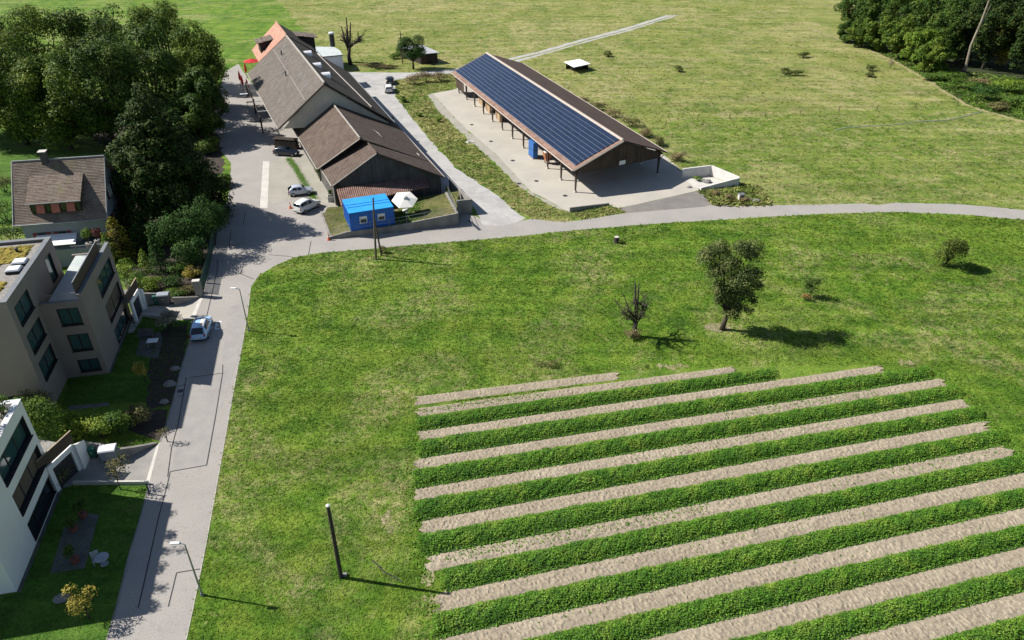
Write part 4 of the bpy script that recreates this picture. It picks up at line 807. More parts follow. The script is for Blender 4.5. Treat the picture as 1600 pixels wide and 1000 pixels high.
# ------------------------------------------------------------------ open hall with solar roof
HT_BROWN = mat('dark brown sheet roof', (.075, .048, .038), (.058, .038, .031), .4, .8, fine=(6, .12), stretch=(1, 1, 1), dirt=((.10, .075, .062), .5, .6, .5))
HT_TILE = tile_mat('hall eave tiles', (.235, .140, .105), (.150, .095, .075), (.29, .20, .16), .5, .12, R(111), bmp=.8)
HALL_TRIM = mat('pale hall ridge trim', (.42, .36, .31), (.35, .30, .26), 2, .75)
POST = mat('dark brown hall posts', (.055, .036, .026), (.040, .027, .020), 2, .8)
m_, nt_, b_ = new_mat('solar glass'); b_.inputs['Roughness'].default_value = .22; b_.inputs['Specular IOR Level'].default_value = .42
g_ = nt_.nodes.new('ShaderNodeNewGeometry').outputs['Random Per Island']; oi = nt_.nodes.new('ShaderNodeObjectInfo').outputs['Random']
nt_.links.new(ramp(nt_, oi, [(0, (.010, .0185, .042)), (1, (.0145, .0250, .054))]), b_.inputs['Base Color']); SOLAR = m_
RAIL = mat('aluminium rail', (.15, .175, .22), (.12, .14, .18), 2, .5, metal=.1)
hall = empty('open_hall', (0, 0, 0), 0, 'long open sided timber hall with solar panels on its roof', 'hall')
NL, NR, FL, FR_ = V(9.36, 107.22, 4.0), V(24.92, 115.26, 4.0), V(-13.1, 165.57, 4.0), V(2.4, 174.19, 4.0)
NA, FA = V(17.16, 111.25, 7.21), V(-5.55, 169.75, 7.18)
roof_part('roof', [NL, NA, FA, FL], .16, HT_TILE, hall); roof_part('roof', [NA + V(.02, .0, 0), NR, FR_, FA + V(.02, 0, 0)], .16, HT_BROWN, hall)
trim('ridge_cap', [NA + V(-.1, 0, .06), FA + V(-.1, 0, .06)], .24, HALL_TRIM, hall, 6); trim('gutter', [NL + V(-.14, 0, -.1), FL + V(-.14, 0, -.1)], .10, HALL_TRIM, hall); trim('gutter', [NR + V(.12, 0, -.06), FR_ + V(.12, 0, -.06)], .09, HALL_TRIM, hall)
trim('verge_board', [NL + V(0, -.03, -.04), NA + V(0, -.03, -.02)], .17, HALL_TRIM, hall, 4); trim('verge_board', [NA + V(0, -.03, -.04), NR + V(0, -.03, -.04)], .10, POST, hall, 4); trim('verge_board', [FL + V(0, .03, -.02), FA + V(0, .03, 0)], .14, HALL_TRIM, hall, 4)
def HP(u, v_, lift=0.0):
    n_ = (NA - NL).cross(FL - NL).normalized(); n_ = n_ if n_.z > 0 else -n_; return NL.lerp(FL, u).lerp(NA.lerp(FA, u), v_) + n_ * lift
ROWS, COLS = 10, 39; u0, u1, v0, v1 = .014, .994, .088, .968; pm = {}
rest = MB(); panels = []
for c_ in range(COLS):
    for r_ in range(ROWS):
        ua, ub = u0 + (u1 - u0) * c_ / COLS, u0 + (u1 - u0) * (c_ + 1) / COLS - .0004; va, vb = v0 + (v1 - v0) * r_ / ROWS + .0045, v0 + (v1 - v0) * (r_ + 1) / ROWS - .0045
        q = [HP(ua, va, .12), HP(ua, vb, .12), HP(ub, vb, .12), HP(ub, va, .12)]
        if len(panels) < 300: mm = MB(); mm.slab(q, .04); panels.append(mm.build('solar_panel', SOLAR, hall))
        else: rest.slab(q, .04)
ro = rest.build('solar_panels', SOLAR, hall); ro['kind'] = 'stuff'
for r_ in range(ROWS + 1):
    va = v0 + (v1 - v0) * r_ / ROWS; mm = MB(); mm.slab([HP(u0, va - .0045, .075), HP(u0, va + .0045, .075), HP(u1, va + .0045, .075), HP(u1, va - .0045, .075)], .06); mm.build('mounting_rail', RAIL, hall)
# posts with knee braces and pale feet
hd = (FL - NL).normalized(); hx = (NR - NL).normalized()
for i in range(12):
    f = .012 + i * .0868
    for side in (0, 1):
        if side == 1 and i not in (0, 1, 3, 5, 7, 9, 11): continue
        base_ = (NL.lerp(FL, f) + hx * .85) if side == 0 else (NR.lerp(FR_, f) - hx * 1.0)
        top = 3.95
        p = MB(); p.tube([P3(base_, .28), P3(base_, 2.3), P3(base_, top)], [.13, .19, .27], 4); po = p.build('post', POST, hall)
        quick('foot', CONC_LIGHT, po, 'box', (base_.x, base_.y, .14), (.34, .34, .28), R(20)); 
        b2 = base_ + hd * 1.2; b3 = base_ - hd * 1.2; bm = MB(); bm.tube([P3(base_, 2.5), P3(b2, top - .1)], .07, 4); bm.tube([P3(base_, 2.5), P3(b3, top - .1)], .07, 4); bm.build('knee_brace', POST, po)
    a_, b_2 = NL.lerp(FL, f) + hx * .85, NR.lerp(FR_, f) - hx * 1.0; quick('tie_beam', POST, hall, 'tube', [P3(a_, 3.8), P3(b_2, 3.8)], .14, 4)
for off, side in ((.85, NL), (-1.0, NR)):
    e_ = FL if side is NL else FR_; quick('wall_plate', POST, hall, 'tube', [P3(side + hx * off, 3.95), P3(e_ + hx * off, 3.95)], .15, 4)
# boarded gable, board by board
ga0, ga1 = NL + hx * .5 + hd * .45, NR - hx * .5 + hd * .45; NB = 44; gd = ga1 - ga0
for gi, (q0, q1) in enumerate(((ga0, ga1), (FL + hx * .5 - hd * .45, FR_ - hx * .5 - hd * .45))):
    gd = q1 - q0
    for i in range(NB):
        f0, f1 = i / NB, (i + .96) / NB; a, b = q0 + gd * f0, q0 + gd * f1; zt = lambda f: 3.82 + 3.15 * (1 - abs(2 * f - 1)); zb = 3.05 if .06 < f0 < .94 else 3.6
        nr = V(gd.y, -gd.x, 0).normalized() * (.025 + .02 * random.random()); mm = MB()
        mm.add([P3(a, zb), P3(b, zb), P3(b, zt(f1)), P3(a, zt(f0)), P3(a + nr, zb), P3(b + nr, zb), P3(b + nr, zt(f1)), P3(a + nr, zt(f0))], [(0, 3, 2, 1), (4, 5, 6, 7), (0, 1, 5, 4), (1, 2, 6, 5), (2, 3, 7, 6), (3, 0, 4, 7)]); mm.build('gable_board', WOOD_BROWN, hall)
c = ga0.lerp(ga1, .52) - hd * .1; quick('notice_board', WHITE_PAINT, hall, 'box', (c.x, c.y, 3.55), (1.15, .04, .65), math.atan2(hx.y, hx.x))
# boarded bay at the far end of the street side
a, b = FL + hx * .8 - hd * .6, FL + hx * .8 - hd * 6.0
for i in range(18): p, q = a.lerp(b, i / 18), a.lerp(b, (i + .94) / 18); mm = MB(); mm.slab([P3(q, .9), P3(p, .9), P3(p, 3.8), P3(q, 3.8)], .05); mm.build('wall_board', WOOD_BROWN, hall)
# things stored in the hall
TAN = mat('tan timber boards', (.42, .30, .18), (.33, .23, .14), 2, .8, fine=(8, .15), stretch=(1, 1, .2)); TARP = mat('blue tarpaulin', (.03, .125, .36), (.025, .10, .30), 1.5, .6)
for i, (px_, py_, lb) in enumerate(((741, 165, 'tan timber stack leaning at the far end of the hall'), (752, 176, 'second tan timber stack from the hall far end'), (768, 190, 'tan timber stack nearest the hall middle'))):
    q = S(px_, py_); q = q + hx * 1.6; ts = empty('timber_stack', (q.x, q.y, .012), math.atan2(hd.y, hd.x), lb, 'timber', 'timber stored in the hall')
    for k in range(7): quick('board', TAN, ts, 'box', (-1.2 + k * .4, random.uniform(-.1, .1), 1.25), (.37, .25, 2.5 + random.uniform(-.3, .2)))
q = S(829, 246) + hx * .5; tc = empty('tarpaulin_crate', (q.x, q.y, .012), math.atan2(hd.y, hd.x), 'tall blue tarpaulin covered crate beside a hall post', 'crate')
bevel(quick('cover', TARP, tc, 'box', (0, 0, 1.45), (2.2, .9, 2.75)), .06); quick('pallet', TAN, tc, 'box', (0, 0, .06), (2.3, 1.0, .1)); quick('strap', DARK_STEEL, tc, 'box', (0, 0, 1.5), (2.23, .93, .06))
q = S(849, 256) + hx * .7; mc = empty('feed_machine', (q.x, q.y, .012), R(20), 'rusty orange machine beside the blue tarpaulin crate', 'machine'); RUST = mat('rusty orange paint', (.34, .13, .05), (.24, .10, .05), 3, .8)
quick('hopper', RUST, mc, 'box', (0, 0, 1.5), (1.0, 1.0, .9), 0, 0, 1.25); quick('body', RUST, mc, 'box', (0, 0, .75), (.7, .7, .6)); quick('lid', ACRYL, mc, 'box', (0, 0, 2.0), (1.1, .9, .1))
for x in (-.3, .3):
    for y in (-.3, .3): quick('leg', DARK_STEEL, mc, 'box', (x, y, .225), (.08, .08, .45))
# sand heap under the hall roof and flattened grate covers
for k, (x, y) in enumerate(((734, 222), (767, 221), (737, 195), (801, 251), (811, 287), (838, 283), (883, 306))):
    q = S(x, y); mh = empty('manhole_cover', (q.x, q.y, .02), 0, ['round manhole ring in the gravel margin', 'dark manhole cover in line with the middle hall posts', 'small drain cover near the hall far end', 'dark stained drain cover below the blue crate', 'small drain cover on the yard edge', 'drain cover nearest the yard front corner', 'drain cover by the front hall posts'][k], 'manhole', 'drain covers in the concrete yard')
    quick('rim', CONC_LIGHT if k == 0 else CONC_OLD, mh, 'lathe', (0, 0, 0), [(.75 if k == 0 else .42, 0), (.7 if k == 0 else .4, .02)], 18); quick('lid', CONC_OLD if k == 0 else DARK_STEEL, mh, 'lathe', (0, 0, .021), [(.45 if k == 0 else .33, 0), (.43 if k == 0 else .31, .015)], 16)
# walled concrete bay beside the hall
bayw = [V(27.6, 114.2, 1.55), V(32.3, 115.15, 1.75), V(35.7, 110.75, 1.5), V(29.4, 109.1, .5)]
wall_run('bay_wall', bayw, .28, mat('white limed concrete', (.60, .58, .55), (.50, .48, .46), .8, .9, fine=(8, .1)), 'three sided pale concrete bay wall beside the hall')
sheet('bay_floor', [(27.5, 114.1), (32.2, 115.0), (35.5, 110.8), (29.4, 109.1)], .02, CONC_LIGHT, 'pale concrete floor inside the walled bay')
q = S(951, 320); wall_run('wall', [V(S(890.5, 332).x, S(890.5, 332).y, .75), V(S(952, 321).x, S(952, 321).y, .35)], .22, CONC_OLD, 'low dark concrete wall beside the grass island')
q = S(1157, 313); mbx = empty('meter_box', (q.x, q.y, 0), R(10), 'small pale metal meter box in the weeds by the road', 'box'); quick('body', CONC_LIGHT, mbx, 'box', (0, 0, .5), (.85, .6, 1.0)); quick('lid', STEEL, mbx, 'box', (0, 0, 1.04), (.95, .7, .07)); quick('door', DARK_STEEL, mbx, 'box', (.1, -.305, .5), (.5, .012, .7))

# ------------------------------------------------------------------ far shed, white field shelter
sh = empty('shed', (0, 0, 0), 0, 'dark timber shed with pale sheet roof behind the round tree', 'shed'); sp = [S(619, 71.5, 2.6), S(658, 84.5, 2.6), S(687, 82, 2.6), S(661, 70.5, 3.0)]
roof_part('roof', [sp[0], sp[1], sp[2], sp[3]], .12, mat('pale sheet roof', (.36, .37, .38), (.29, .30, .31), .5, .6), sh); cs = sum(sp, V(0, 0, 0)) / 4
inn = [cs + (p - cs) * .88 for p in sp]; m = MB(); m.prism([(p.x, p.y) for p in inn], 0, 2.42); m.build('wall', TIMBER_D, sh)
for f in (.2, .8): p = inn[1].lerp(inn[2], f); quick('door', WOOD_BROWN, sh, 'box', (p.x, p.y, 1.0), (1.2, .15, 2.0), math.atan2((inn[2] - inn[1]).y, (inn[2] - inn[1]).x))
ws = empty('field_shelter', (0, 0, 0), 0, 'low field shelter with bright white roof in the dry pasture', 'shelter'); sp = [S(881, 96.5, 1.75), S(897, 105, 1.5), S(923, 99.5, 1.5), S(906, 92, 1.75)]
roof_part('roof', sp, .1, mat('white sheet roof', (.80, .80, .80), (.74, .74, .75), .5, .5), ws); cs = sum(sp, V(0, 0, 0)) / 4; inn = [cs + (p - cs) * .8 for p in sp]
for p in inn: quick('post', TIMBER_D, ws, 'box', (p.x, p.y, .7), (.16, .16, 1.4))
m = MB(); m.slab([P3(inn[3], .05), P3(inn[0], .05), P3(inn[0], 1.4), P3(inn[3], 1.4)], .06); m.slab([P3(inn[2], .05), P3(inn[3], .05), P3(inn[3], 1.4), P3(inn[2], 1.4)], .06); m.build('wall', TIMBER_D, ws)
quick('feed_rack', TIMBER_D, ws, 'box', (cs.x, cs.y, .45), (3.0, 1.2, .8), .4)

# ------------------------------------------------------------------ vehicles
CAR_GLASS = glass_mat('tinted car glass', (.010, .014, .020), .05); LAMP_R = mat('red tail lamp', (.35, .02, .015), None, 5, .25); LAMP_W = mat('clear head lamp', (.55, .57, .60), None, 5, .15, spec=.6); ALLOY = mat('silver wheel', (.36, .37, .38), (.28, .28, .29), 4, .4, metal=.5); PLASTIC = mat('black car plastic', (.022, .022, .024), None, 4, .6); PLATE = mat('number plate', (.66, .66, .62), None, 4, .6)
def paint(name, c): m, nt, b = new_mat(name); b.inputs['Base Color'].default_value = (*c, 1); b.inputs['Roughness'].default_value = .28; b.inputs['Coat Weight'].default_value = .6; b.inputs['Coat Roughness'].default_value = .08; return m
def car(loc, rz, paint_m, label, L=4.1, W=1.75, H=1.5, style='hatch', roof_m=None, stripe=None):
    """x forward, origin on the ground at the middle"""
    o = empty('parked_car', loc, rz, label, 'car', 'cars parked around the farm'); wb = L * .62; xf, xr = wb / 2 + .02, -wb / 2 + .02; hw = W / 2; belt = H * .60; hood = H * .56
    if style == 'van': A, Bx, Cx, D = L * .22, L * .06, -L * .46, -L * .492
    elif style == 'estate': A, Bx, Cx, D = L * .20, L * .04, -L * .36, -L * .485
    else: A, Bx, Cx, D = L * .24, L * .07, -L * .33, -L * .485
    # stations: x, belt/hood height, roof height, half width low, half width roof
    st = [(L / 2, H * .34, H * .38, hw * .70, hw * .66), (L / 2 - .10, H * .42, H * .46, hw * .88, hw * .80), (L * .40, hood * .92, hood * .98, hw * .97, hw * .84), (A, hood * 1.04, hood * 1.10, hw, hw * .86),
          (Bx, belt, H * .965, hw, hw * .74), (-L * .10, belt * 1.01, H, hw, hw * .74), (-L * .24, belt * 1.02, H * .985, hw, hw * .73), (Cx, belt * 1.03, H * .94, hw * .99, hw * .70), (D, belt * 1.0, belt * 1.07, hw * .93, hw * .82), (-L / 2, H * .34, H * .50, hw * .84, hw * .78)]
    m = MB(); ring = []
    for x, zb, zr, wl_, wr_ in st:
        low = .20 if abs(x) < L * .45 else .30
        half = [(wl_ * .86, low), (wl_, low + .12), (wl_ * 1.0, (low + zb) / 2), (wl_ * .97, zb), ((wl_ * .97 + wr_) / 2 * .99, (zb + zr) / 2 + .0), (wr_, zr - .04), (wr_ * .72, zr)]
        ring.append([(x, -a, b) for a, b in half] + [(x, a, b) for a, b in half[::-1]])
    n = len(ring[0]); vv = [p for r_ in ring for p in r_]; fs = [(i * n + j, (i + 1) * n + j, (i + 1) * n + (j + 1) % n, i * n + (j + 1) % n) for i in range(len(ring) - 1) for j in range(n)] + [tuple(range(n)), tuple(range((len(ring) - 1) * n + n - 1, (len(ring) - 1) * n - 1, -1))]
    m.add(vv, fs); body = m.build('body', paint_m, o, True); s_ = body.modifiers.new('sub', 'SUBSURF'); s_.levels = 1; s_.render_levels = 1
    def lerp_st(x):
        for a, b in zip(st, st[1:]):
            if a[0] >= x >= b[0]: f = (a[0] - x) / (a[0] - b[0]); return [a[k] + (b[k] - a[k]) * f for k in range(5)]
        return st[-1]
    def side_pt(x, f, sgn, out=.022): _, zb, zr, wl_, wr_ = lerp_st(x); return (x, sgn * (wl_ * .965 + (wr_ - wl_ * .965) * f + out), zb + (zr - .04 - zb) * f)
    cuts = {'hatch': [(Bx * .8, -L * .105), (-L * .125, -L * .30)], 'van': [(Bx * .9, -L * .12), (-L * .14, -L * .43)], 'estate': [(Bx * .7, -L * .10), (-L * .12, -L * .25), (-L * .265, -L * .36)]}[style]
    for sgn in (-1, 1):
        for a, b in cuts:
            p = [side_pt(a, .10, sgn), side_pt(b, .10, sgn), side_pt(b, .84, sgn), side_pt(a - .12, .84, sgn)]; mm = MB(); mm.slab(p if sgn < 0 else p[::-1], .03); mm.build('side_window', CAR_GLASS, o)
        mm = MB(); mm.box((Bx + .12, sgn * (hw + .08), belt + .05), (.14, .2, .13)); bevel(mm.build('mirror', paint_m, o), .03)
        mm = MB(); mm.box((L / 2 - .14, sgn * hw * .70, H * .40), (.2, .36, .16)); bevel(mm.build('headlight', LAMP_W, o), .04)
        mm = MB(); mm.box((-L / 2 + .08, sgn * hw * .80, H * .52 if style != 'van' else H * .45), (.14, .18, .34)); bevel(mm.build('tail_light', LAMP_R, o), .04)
        for x in (xf, xr):
            t = MB(); t.tube([(x, sgn * (hw - .20), .31), (x, sgn * (hw + .012), .31)], .31, 18); ty = t.build('tyre', RUBBER, o); t = MB(); t.tube([(x, sgn * (hw - .02), .31), (x, sgn * (hw + .026), .31)], [.21, .20], 12); t.build('rim', ALLOY, ty)
    def top_pt(x, f, y): _, zb, zr, wl_, wr_ = lerp_st(x); return (x, y * wr_ * .92, zr + f)
    mm = MB(); a, b = A - .06, Bx + .03; za = lerp_st(a)[2]; zb_ = lerp_st(b)[2]; mm.slab([(a, -hw * .80, za + .018), (a, hw * .80, za + .018), (b, hw * .68, zb_ - .0), (b, -hw * .68, zb_ - .0)], .03); mm.build('windscreen', CAR_GLASS, o)
    a, b = Cx - .02, D + .015; za = lerp_st(a)[2]; zb_ = lerp_st(b)[2]; mm = MB(); mm.slab([(a - .01, hw * .62, za - .035), (a - .01, -hw * .62, za - .035), (b - .05, -hw * .74, zb_ + .02), (b - .05, hw * .74, zb_ + .02)][::-1], .03); mm.build('rear_window', CAR_GLASS, o)
    quick('number_plate', PLATE, o, 'box', (-L / 2 - .005, 0, H * .40), (.03, .50, .12)); quick('bumper', PLASTIC, o, 'box', (-L / 2 + .06, 0, .32), (.16, W * .84, .12)); quick('grille', PLASTIC, o, 'box', (L / 2 - .03, 0, .42), (.1, W * .5, .16)); quick('underbody', PLASTIC, o, 'box', (0, 0, .25), (L * .86, W * .8, .14))
    if stripe:
        x0, x1 = Bx - .15, Cx + .08; mm = MB(); z0_, z1_ = H + .012, H + .012; y0, y1 = stripe[0]
        mm.slab([(x1, y0, H * .952), (x1, y1, H * .952), (-L * .24, y1, H * .992), (-L * .1, y1, H + .006), (x0, y1, H * .985), (x0, y0, H * .985), (-L * .1, y0, H + .006), (-L * .24, y0, H * .992)][::-1], .02); mm.build('roof_stripe', stripe[1], o)
    return o
PW, PS, PD, PB, PLB = paint('white car paint', (.66, .66, .65)), paint('silver blue car paint', (.40, .43, .50)), paint('dark blue car paint', (.012, .018, .034)), paint('black car paint', (.010, .012, .014)), paint('light blue car paint', (.34, .52, .78))
q = S(313, 523); car((q.x + .05, q.y + .55, .02), R(100), PLB, 'light blue hatchback with white roof stripe parked on the street', 4.35, 1.82, 1.6, 'hatch', stripe=((-.62, -.18), WHITE_PAINT))
q = S(481, 327); car((q.x, q.y, .02), R(58), PW, 'white van with a rear window parked beside the silver hatchback', 4.2, 1.75, 1.78, 'van')
q = S(470, 305.5); car((q.x - .1, q.y + .55, .02), R(17), PS, 'silver hatchback parked on the weedy gravel yard', 3.7, 1.65, 1.5, 'hatch')
q = S(447, 244); car((q.x, q.y + .6, .02), R(-10), PD, 'dark blue estate car parked under the barn eave', 4.4, 1.75, 1.45, 'estate')
q = S(608, 142.5); car((q.x, q.y, .02), R(98), PW, 'white car parked on the gravel road behind a dark car', 4.3, 1.8, 1.6, 'van')
q = S(609, 131); car((q.x, q.y + .8, .02), R(98), PB, 'black car parked on the gravel road in front of a white car', 4.4, 1.8, 1.5, 'estate')

# ------------------------------------------------------------------ lamps, poles, bins, small things
def lamp(bx, by, hx_, hy_, label):
    b = S(bx, by); ln = empty('street_lamp', (b.x, b.y, 0), 0, label, 'street lamp', 'street lamps along the street'); quick('pole', STEEL, ln, 'tube', [(0, 0, 0), (0, 0, 2.5), (0, 0, 5.35)], [.075, .065, .045], 8)
    quick('arm', STEEL, ln, 'tube', [(0, 0, 5.3), (-.35, .0, 5.42)], .035, 6); h = MB(); h.box((-.62, 0, 5.45), (.75, .24, .10), 0, 0, .8); bevel(h.build('lamp_head', WHITE_PAINT, ln), .03); quick('base_plate', STEEL, ln, 'lathe', (0, 0, 0), [(.14, 0), (.14, .03), (.09, .3)], 10)
lamp(316, 930, 0, 0, 'street lamp at the lower end of the street'); lamp(389, 517, 0, 0, 'street lamp on the grass edge by the parked light blue car')
b = S(533, 902); up = empty('timber_pole', (b.x, b.y, 0), 0, 'dark timber pole with white cap standing alone in the meadow', 'pole'); quick('pole', mat('tarred pole', (.035, .03, .026), (.05, .042, .034), 3, .9), up, 'tube', [(0, 0, 0), (0, 0, 3.5), (0, 0, 7.35)], [.16, .14, .11], 10); quick('cap', WHITE_PAINT, up, 'lathe', (0, 0, 7.35), [(.15, 0), (.15, .05), (.04, .12)], 10); quick('step_bolt', STEEL, up, 'tube', [(.1, 0, 3.0), (.38, 0, 3.05)], .02, 5); quick('foot_stone', STONE, up, 'box', (.25, .15, .1), (.3, .25, .2))
quick('conduit', STEEL, up, 'tube', [(.16, -.05, 5.2), (.13, -.05, 7.3)], .025, 5)
b = S(587.5, 405); t_ = V(.45, .1, 8.4); up = empty('timber_pole', (b.x, b.y, 0), 0, 'brown timber pole with blue cap in front of the blue cabin', 'pole'); quick('pole', POLE_WOOD, up, 'tube', [(0, 0, 0), t_ * .5, t_], [.15, .13, .10], 10); quick('cap', TARP, up, 'lathe', tuple(t_), [(.14, 0), (.14, .08), (.04, .14)], 10)
quick('stay_post', POLE_WOOD, up, 'tube', [(.55, 1.1, 0), (.45, .8, 2.0), (.35, .3, 5.5)], [.13, .12, .09], 8)
b = S(629, 99); up = empty('timber_pole', (b.x, b.y, 0), 0, 'thin utility pole with crossarm beside the round tree', 'pole'); quick('pole', POLE_WOOD, up, 'tube', [(0, 0, 0), (0, 0, 7.4)], [.15, .10], 8); quick('crossarm', POLE_WOOD, up, 'box', (0, 0, 6.8), (1.5, .1, .1)); quick('insulator', WHITE_PAINT, up, 'box', (-.7, 0, 6.95), (.1, .1, .2))
b = S(602, 893); hose = MB(); hose.tube([S(583, 876, .05), S(590, 883, .10), S(601, 894, .12), S(612, 899, .06), S(629, 909, .05)], .045, 6); hose.build('bent_tube', DARK_STEEL, None, label='bent black tube lying on the grass near the lone pole', cat='pipe')  # thin dark bent line on the grass, built as a tube
for (x, y, tx, lb) in ((454, 325.5, 0, 'orange traffic cone beside the parked white van'), (514, 375, 0, 'orange traffic cone at the retaining wall corner')):
    q = S(x, y); cn = empty('traffic_cone', (q.x, q.y, .015), .3, lb, 'traffic cone', 'orange traffic cones'); OR = mat('orange cone plastic', (.62, .13, .05), (.55, .11, .045), 4, .6); quick('base', OR, cn, 'box', (0, 0, .025), (.45, .45, .05)); quick('cone', OR, cn, 'lathe', (0, 0, .05), [(.18, 0), (.05, .85), (.03, .87)], 14); quick('band', WHITE_PAINT, cn, 'lathe', (0, 0, .45), [(.130, 0), (.098, .2)], 14)
# waste bins on the two driveways
def bin4(loc, rz, w_, d, h, col_m, label, lid_m=None):
    o = empty('waste_container', (loc.x, loc.y, .02), rz, label, 'bin', 'waste containers on the driveways'); bd = MB(); bd.box((0, 0, h * .42 + .12), (w_ * .88, d * .85, h * .84), 0, 0, 1.12); bevel(bd.build('body', col_m, o), .05); l = MB(); n = 6; pr = []
    for e in (-w_ / 2, w_ / 2):
        for i in range(n + 1): t = math.pi * i / n; pr.append((e, -math.cos(t) * d / 2, h * .96 + math.sin(t) * h * .16))
    l.add(pr, [(i, i + 1, n + 2 + i, n + 1 + i) for i in range(n)] + [tuple(range(n, -1, -1)), tuple(range(n + 1, 2 * n + 2)), (0, n + 1, 2 * n + 1, n)]); l.build('lid', lid_m or col_m, o)
    for x in (-w_ * .36, w_ * .36): quick('wheel', RUBBER, o, 'tube', [(x, -d * .3, .08), (x + .06, -d * .3, .08)], .085, 8)
    quick('sticker', mat('bin label', (.55, .48, .22), None, 3), o, 'box', (0, -d * .455, h * .62), (w_ * .25, .02, .12)); return o
GREYBIN = mat('grey steel bin', (.30, .32, .36), (.25, .27, .31), 2, .45); BROWNBIN = mat('brown grey bin', (.16, .15, .145), (.13, .122, .12), 2, .5); GREENBIN = mat('green plastic bin', (.025, .14, .095), (.02, .12, .08), 2, .5)
bin4(S(174, 717), R(12), 1.35, 1.05, 1.25, GREYBIN, 'silver grey wheeled waste container on the lower driveway', ACRYL); bin4(S(147, 713), R(12), .6, .65, 1.0, GREENBIN, 'round dark green bin against the lower driveway wall')
bin4(S(259, 475), R(10), 1.3, 1.0, 1.35, BROWNBIN, 'brown grey wheeled waste container on the upper driveway', GREYBIN); bin4(S(247, 475), R(10), .7, .75, 1.15, GREENBIN, 'small green wheelie bin beside the upper waste container')
WALLC = mat('low garden wall concrete', (.26, .24, .22), (.20, .185, .17), 1, .9, fine=(8, .15), bmp=.3, bscale=12)
def wr_(pts, th, lb, cat='wall', m_=WALLC): wall_run('garden_wall', [V(S(x, y).x, S(x, y).y, z) for x, y, z in pts], th, m_, lb, cat)
wr_([(133, 711, 1.5), (168, 713, 1.3)], .2, 'concrete wall behind the lower driveway bins'); wr_([(189, 718, 1.15), (212, 710, .8), (246, 694, .12)], .25, 'sloping retaining wall beside the lower waste container')
wr_([(228, 477, 1.6), (268, 474, 1.3)], .2, 'concrete wall behind the upper driveway bins'); wr_([(273, 478, 1.1), (290, 474, .8), (313, 465, .12)], .25, 'sloping retaining wall beside the upper waste container')
wr_([(115, 758, .35), (232, 757.5, .35)], .18, 'low pale wall along the lower lawn edge', 'wall', CONC_LIGHT); wr_([(222, 495, .4), (262, 500, .4)], .18, 'low pale wall above the shaded upper lawn', 'wall', CONC_LIGHT)
gp = S(316, 463); gpo = empty('gate_post', (gp.x - .3, gp.y, 0), R(10), 'concrete gate post with pale cap at the garden fence end', 'gate post'); quick('shaft', CONC_OLD, gpo, 'box', (0, 0, 1.05), (.75, .5, 2.1)); quick('cap', CONC_LIGHT, gpo, 'box', (0, 0, 2.15), (.85, .6, .1))
fe = empty('garden_fence', (0, 0, 0), 0, 'dark green mesh fence along the shaded garden', 'fence'); FG = mat('dark green fence', (.035, .085, .065), (.03, .07, .055), 2, .6)
fa, fb = S(318, 458), S(346, 338); n = 9
for i in range(n + 1): p = fa.lerp(fb, i / n); quick('post', FG, fe, 'tube', [p, p + V(0, 0, 1.8)], .04, 6)
for i in range(n):
    p, q = fa.lerp(fb, i / n), fa.lerp(fb, (i + 1) / n); mm = MB()
    for k in range(10): f = (k + .5) / 10; r_ = p.lerp(q, f); mm.box((r_.x, r_.y, .9), (.03, .16, 1.7), math.atan2((q - p).y, (q - p).x) + R(90))
    mm.build('panel', FG, fe)
bk = empty('barrier_post', (S(234, 772).x, S(234, 772).y, 0), 0, 'black barrier post at the corner of the lower lawn', 'post'); quick('shaft', DARK_STEEL, bk, 'tube', [(0, 0, 0), (0, 0, 1.1)], .06, 8); quick('cap', DARK_STEEL, bk, 'lathe', (0, 0, 1.1), [(.08, 0), (.05, .06)], 8)
# street markings, seams and kerb of the road
def line_strip(name, pts, wd, material, parent, z=.016):
    m = MB(); pts = [Vector((p.x, p.y)) for p in pts]
    for a, b in zip(pts, pts[1:]):
        d = (b - a).normalized(); n_ = Vector((-d.y, d.x)) * wd / 2; m.add([(*(a - n_), z), (*(b - n_), z), (*(b + n_), z), (*(a + n_), z)], [(0, 1, 2, 3)])
    return m.build(name, material, parent)
seams = [[(216, 950), (232, 880), (248, 808), (262, 755), (266, 737)], [(266, 737), (323, 727)], [(262, 745), (268, 700), (279, 660), (291, 590)], [(296, 590), (348, 583)], [(323, 727), (337, 650), (348, 583)], [(348, 583), (348, 570)], [(276, 604), (291, 601)], [(277, 620), (289, 617)],
         [(263, 948), (276, 895), (313, 889)], [(322, 498), (331, 460), (339, 425), (340, 405)], [(340, 432), (376, 428), (396, 436)], [(376, 428), (381, 410)], [(361, 360), (358, 385), (384, 380)], [(384, 330), (380, 352)], [(482, 398), (486, 377)], [(420, 398), (455, 401)], [(363, 288), (383, 288)]]
for s_ in seams: line_strip('tar_seam', PX(*s_), .085, TAR, road)
sheet('patch', PX((296, 591), (347, 584), (322, 726), (267, 736)), .010, ASPHALT_PATCH, parent=road); sheet('patch', PX((363, 360), (384, 357), (382, 380), (358, 385)), .010, ASPHALT_PATCH, parent=road); sheet('patch', PX((358, 480), (390, 470), (372, 560), (345, 640), (348, 560)), .008, ASPHALT_PATCH, parent=road)
line_strip('kerb', [p + V(-.02, 0, 0) for p in ST_R], .09, mat('worn kerb stone', (.40, .38, .34), (.26, .25, .22), 1.5, .9, fine=(6, .2)), road, .03); line_strip('kerb', PX((294, 540), (282, 580), (274, 614), (258, 670), (250, 690)), .12, CONC_OLD, road, .03); line_strip('kerb', PX((233, 757), (220, 806), (202, 866), (184, 940), (150, 1060)), .10, CONC_OLD, road, .03)
q = S(282, 611); quick('drain_grate', DARK_STEEL, road, 'box', (q.x, q.y, .02), (.5, .5, .02), R(12))
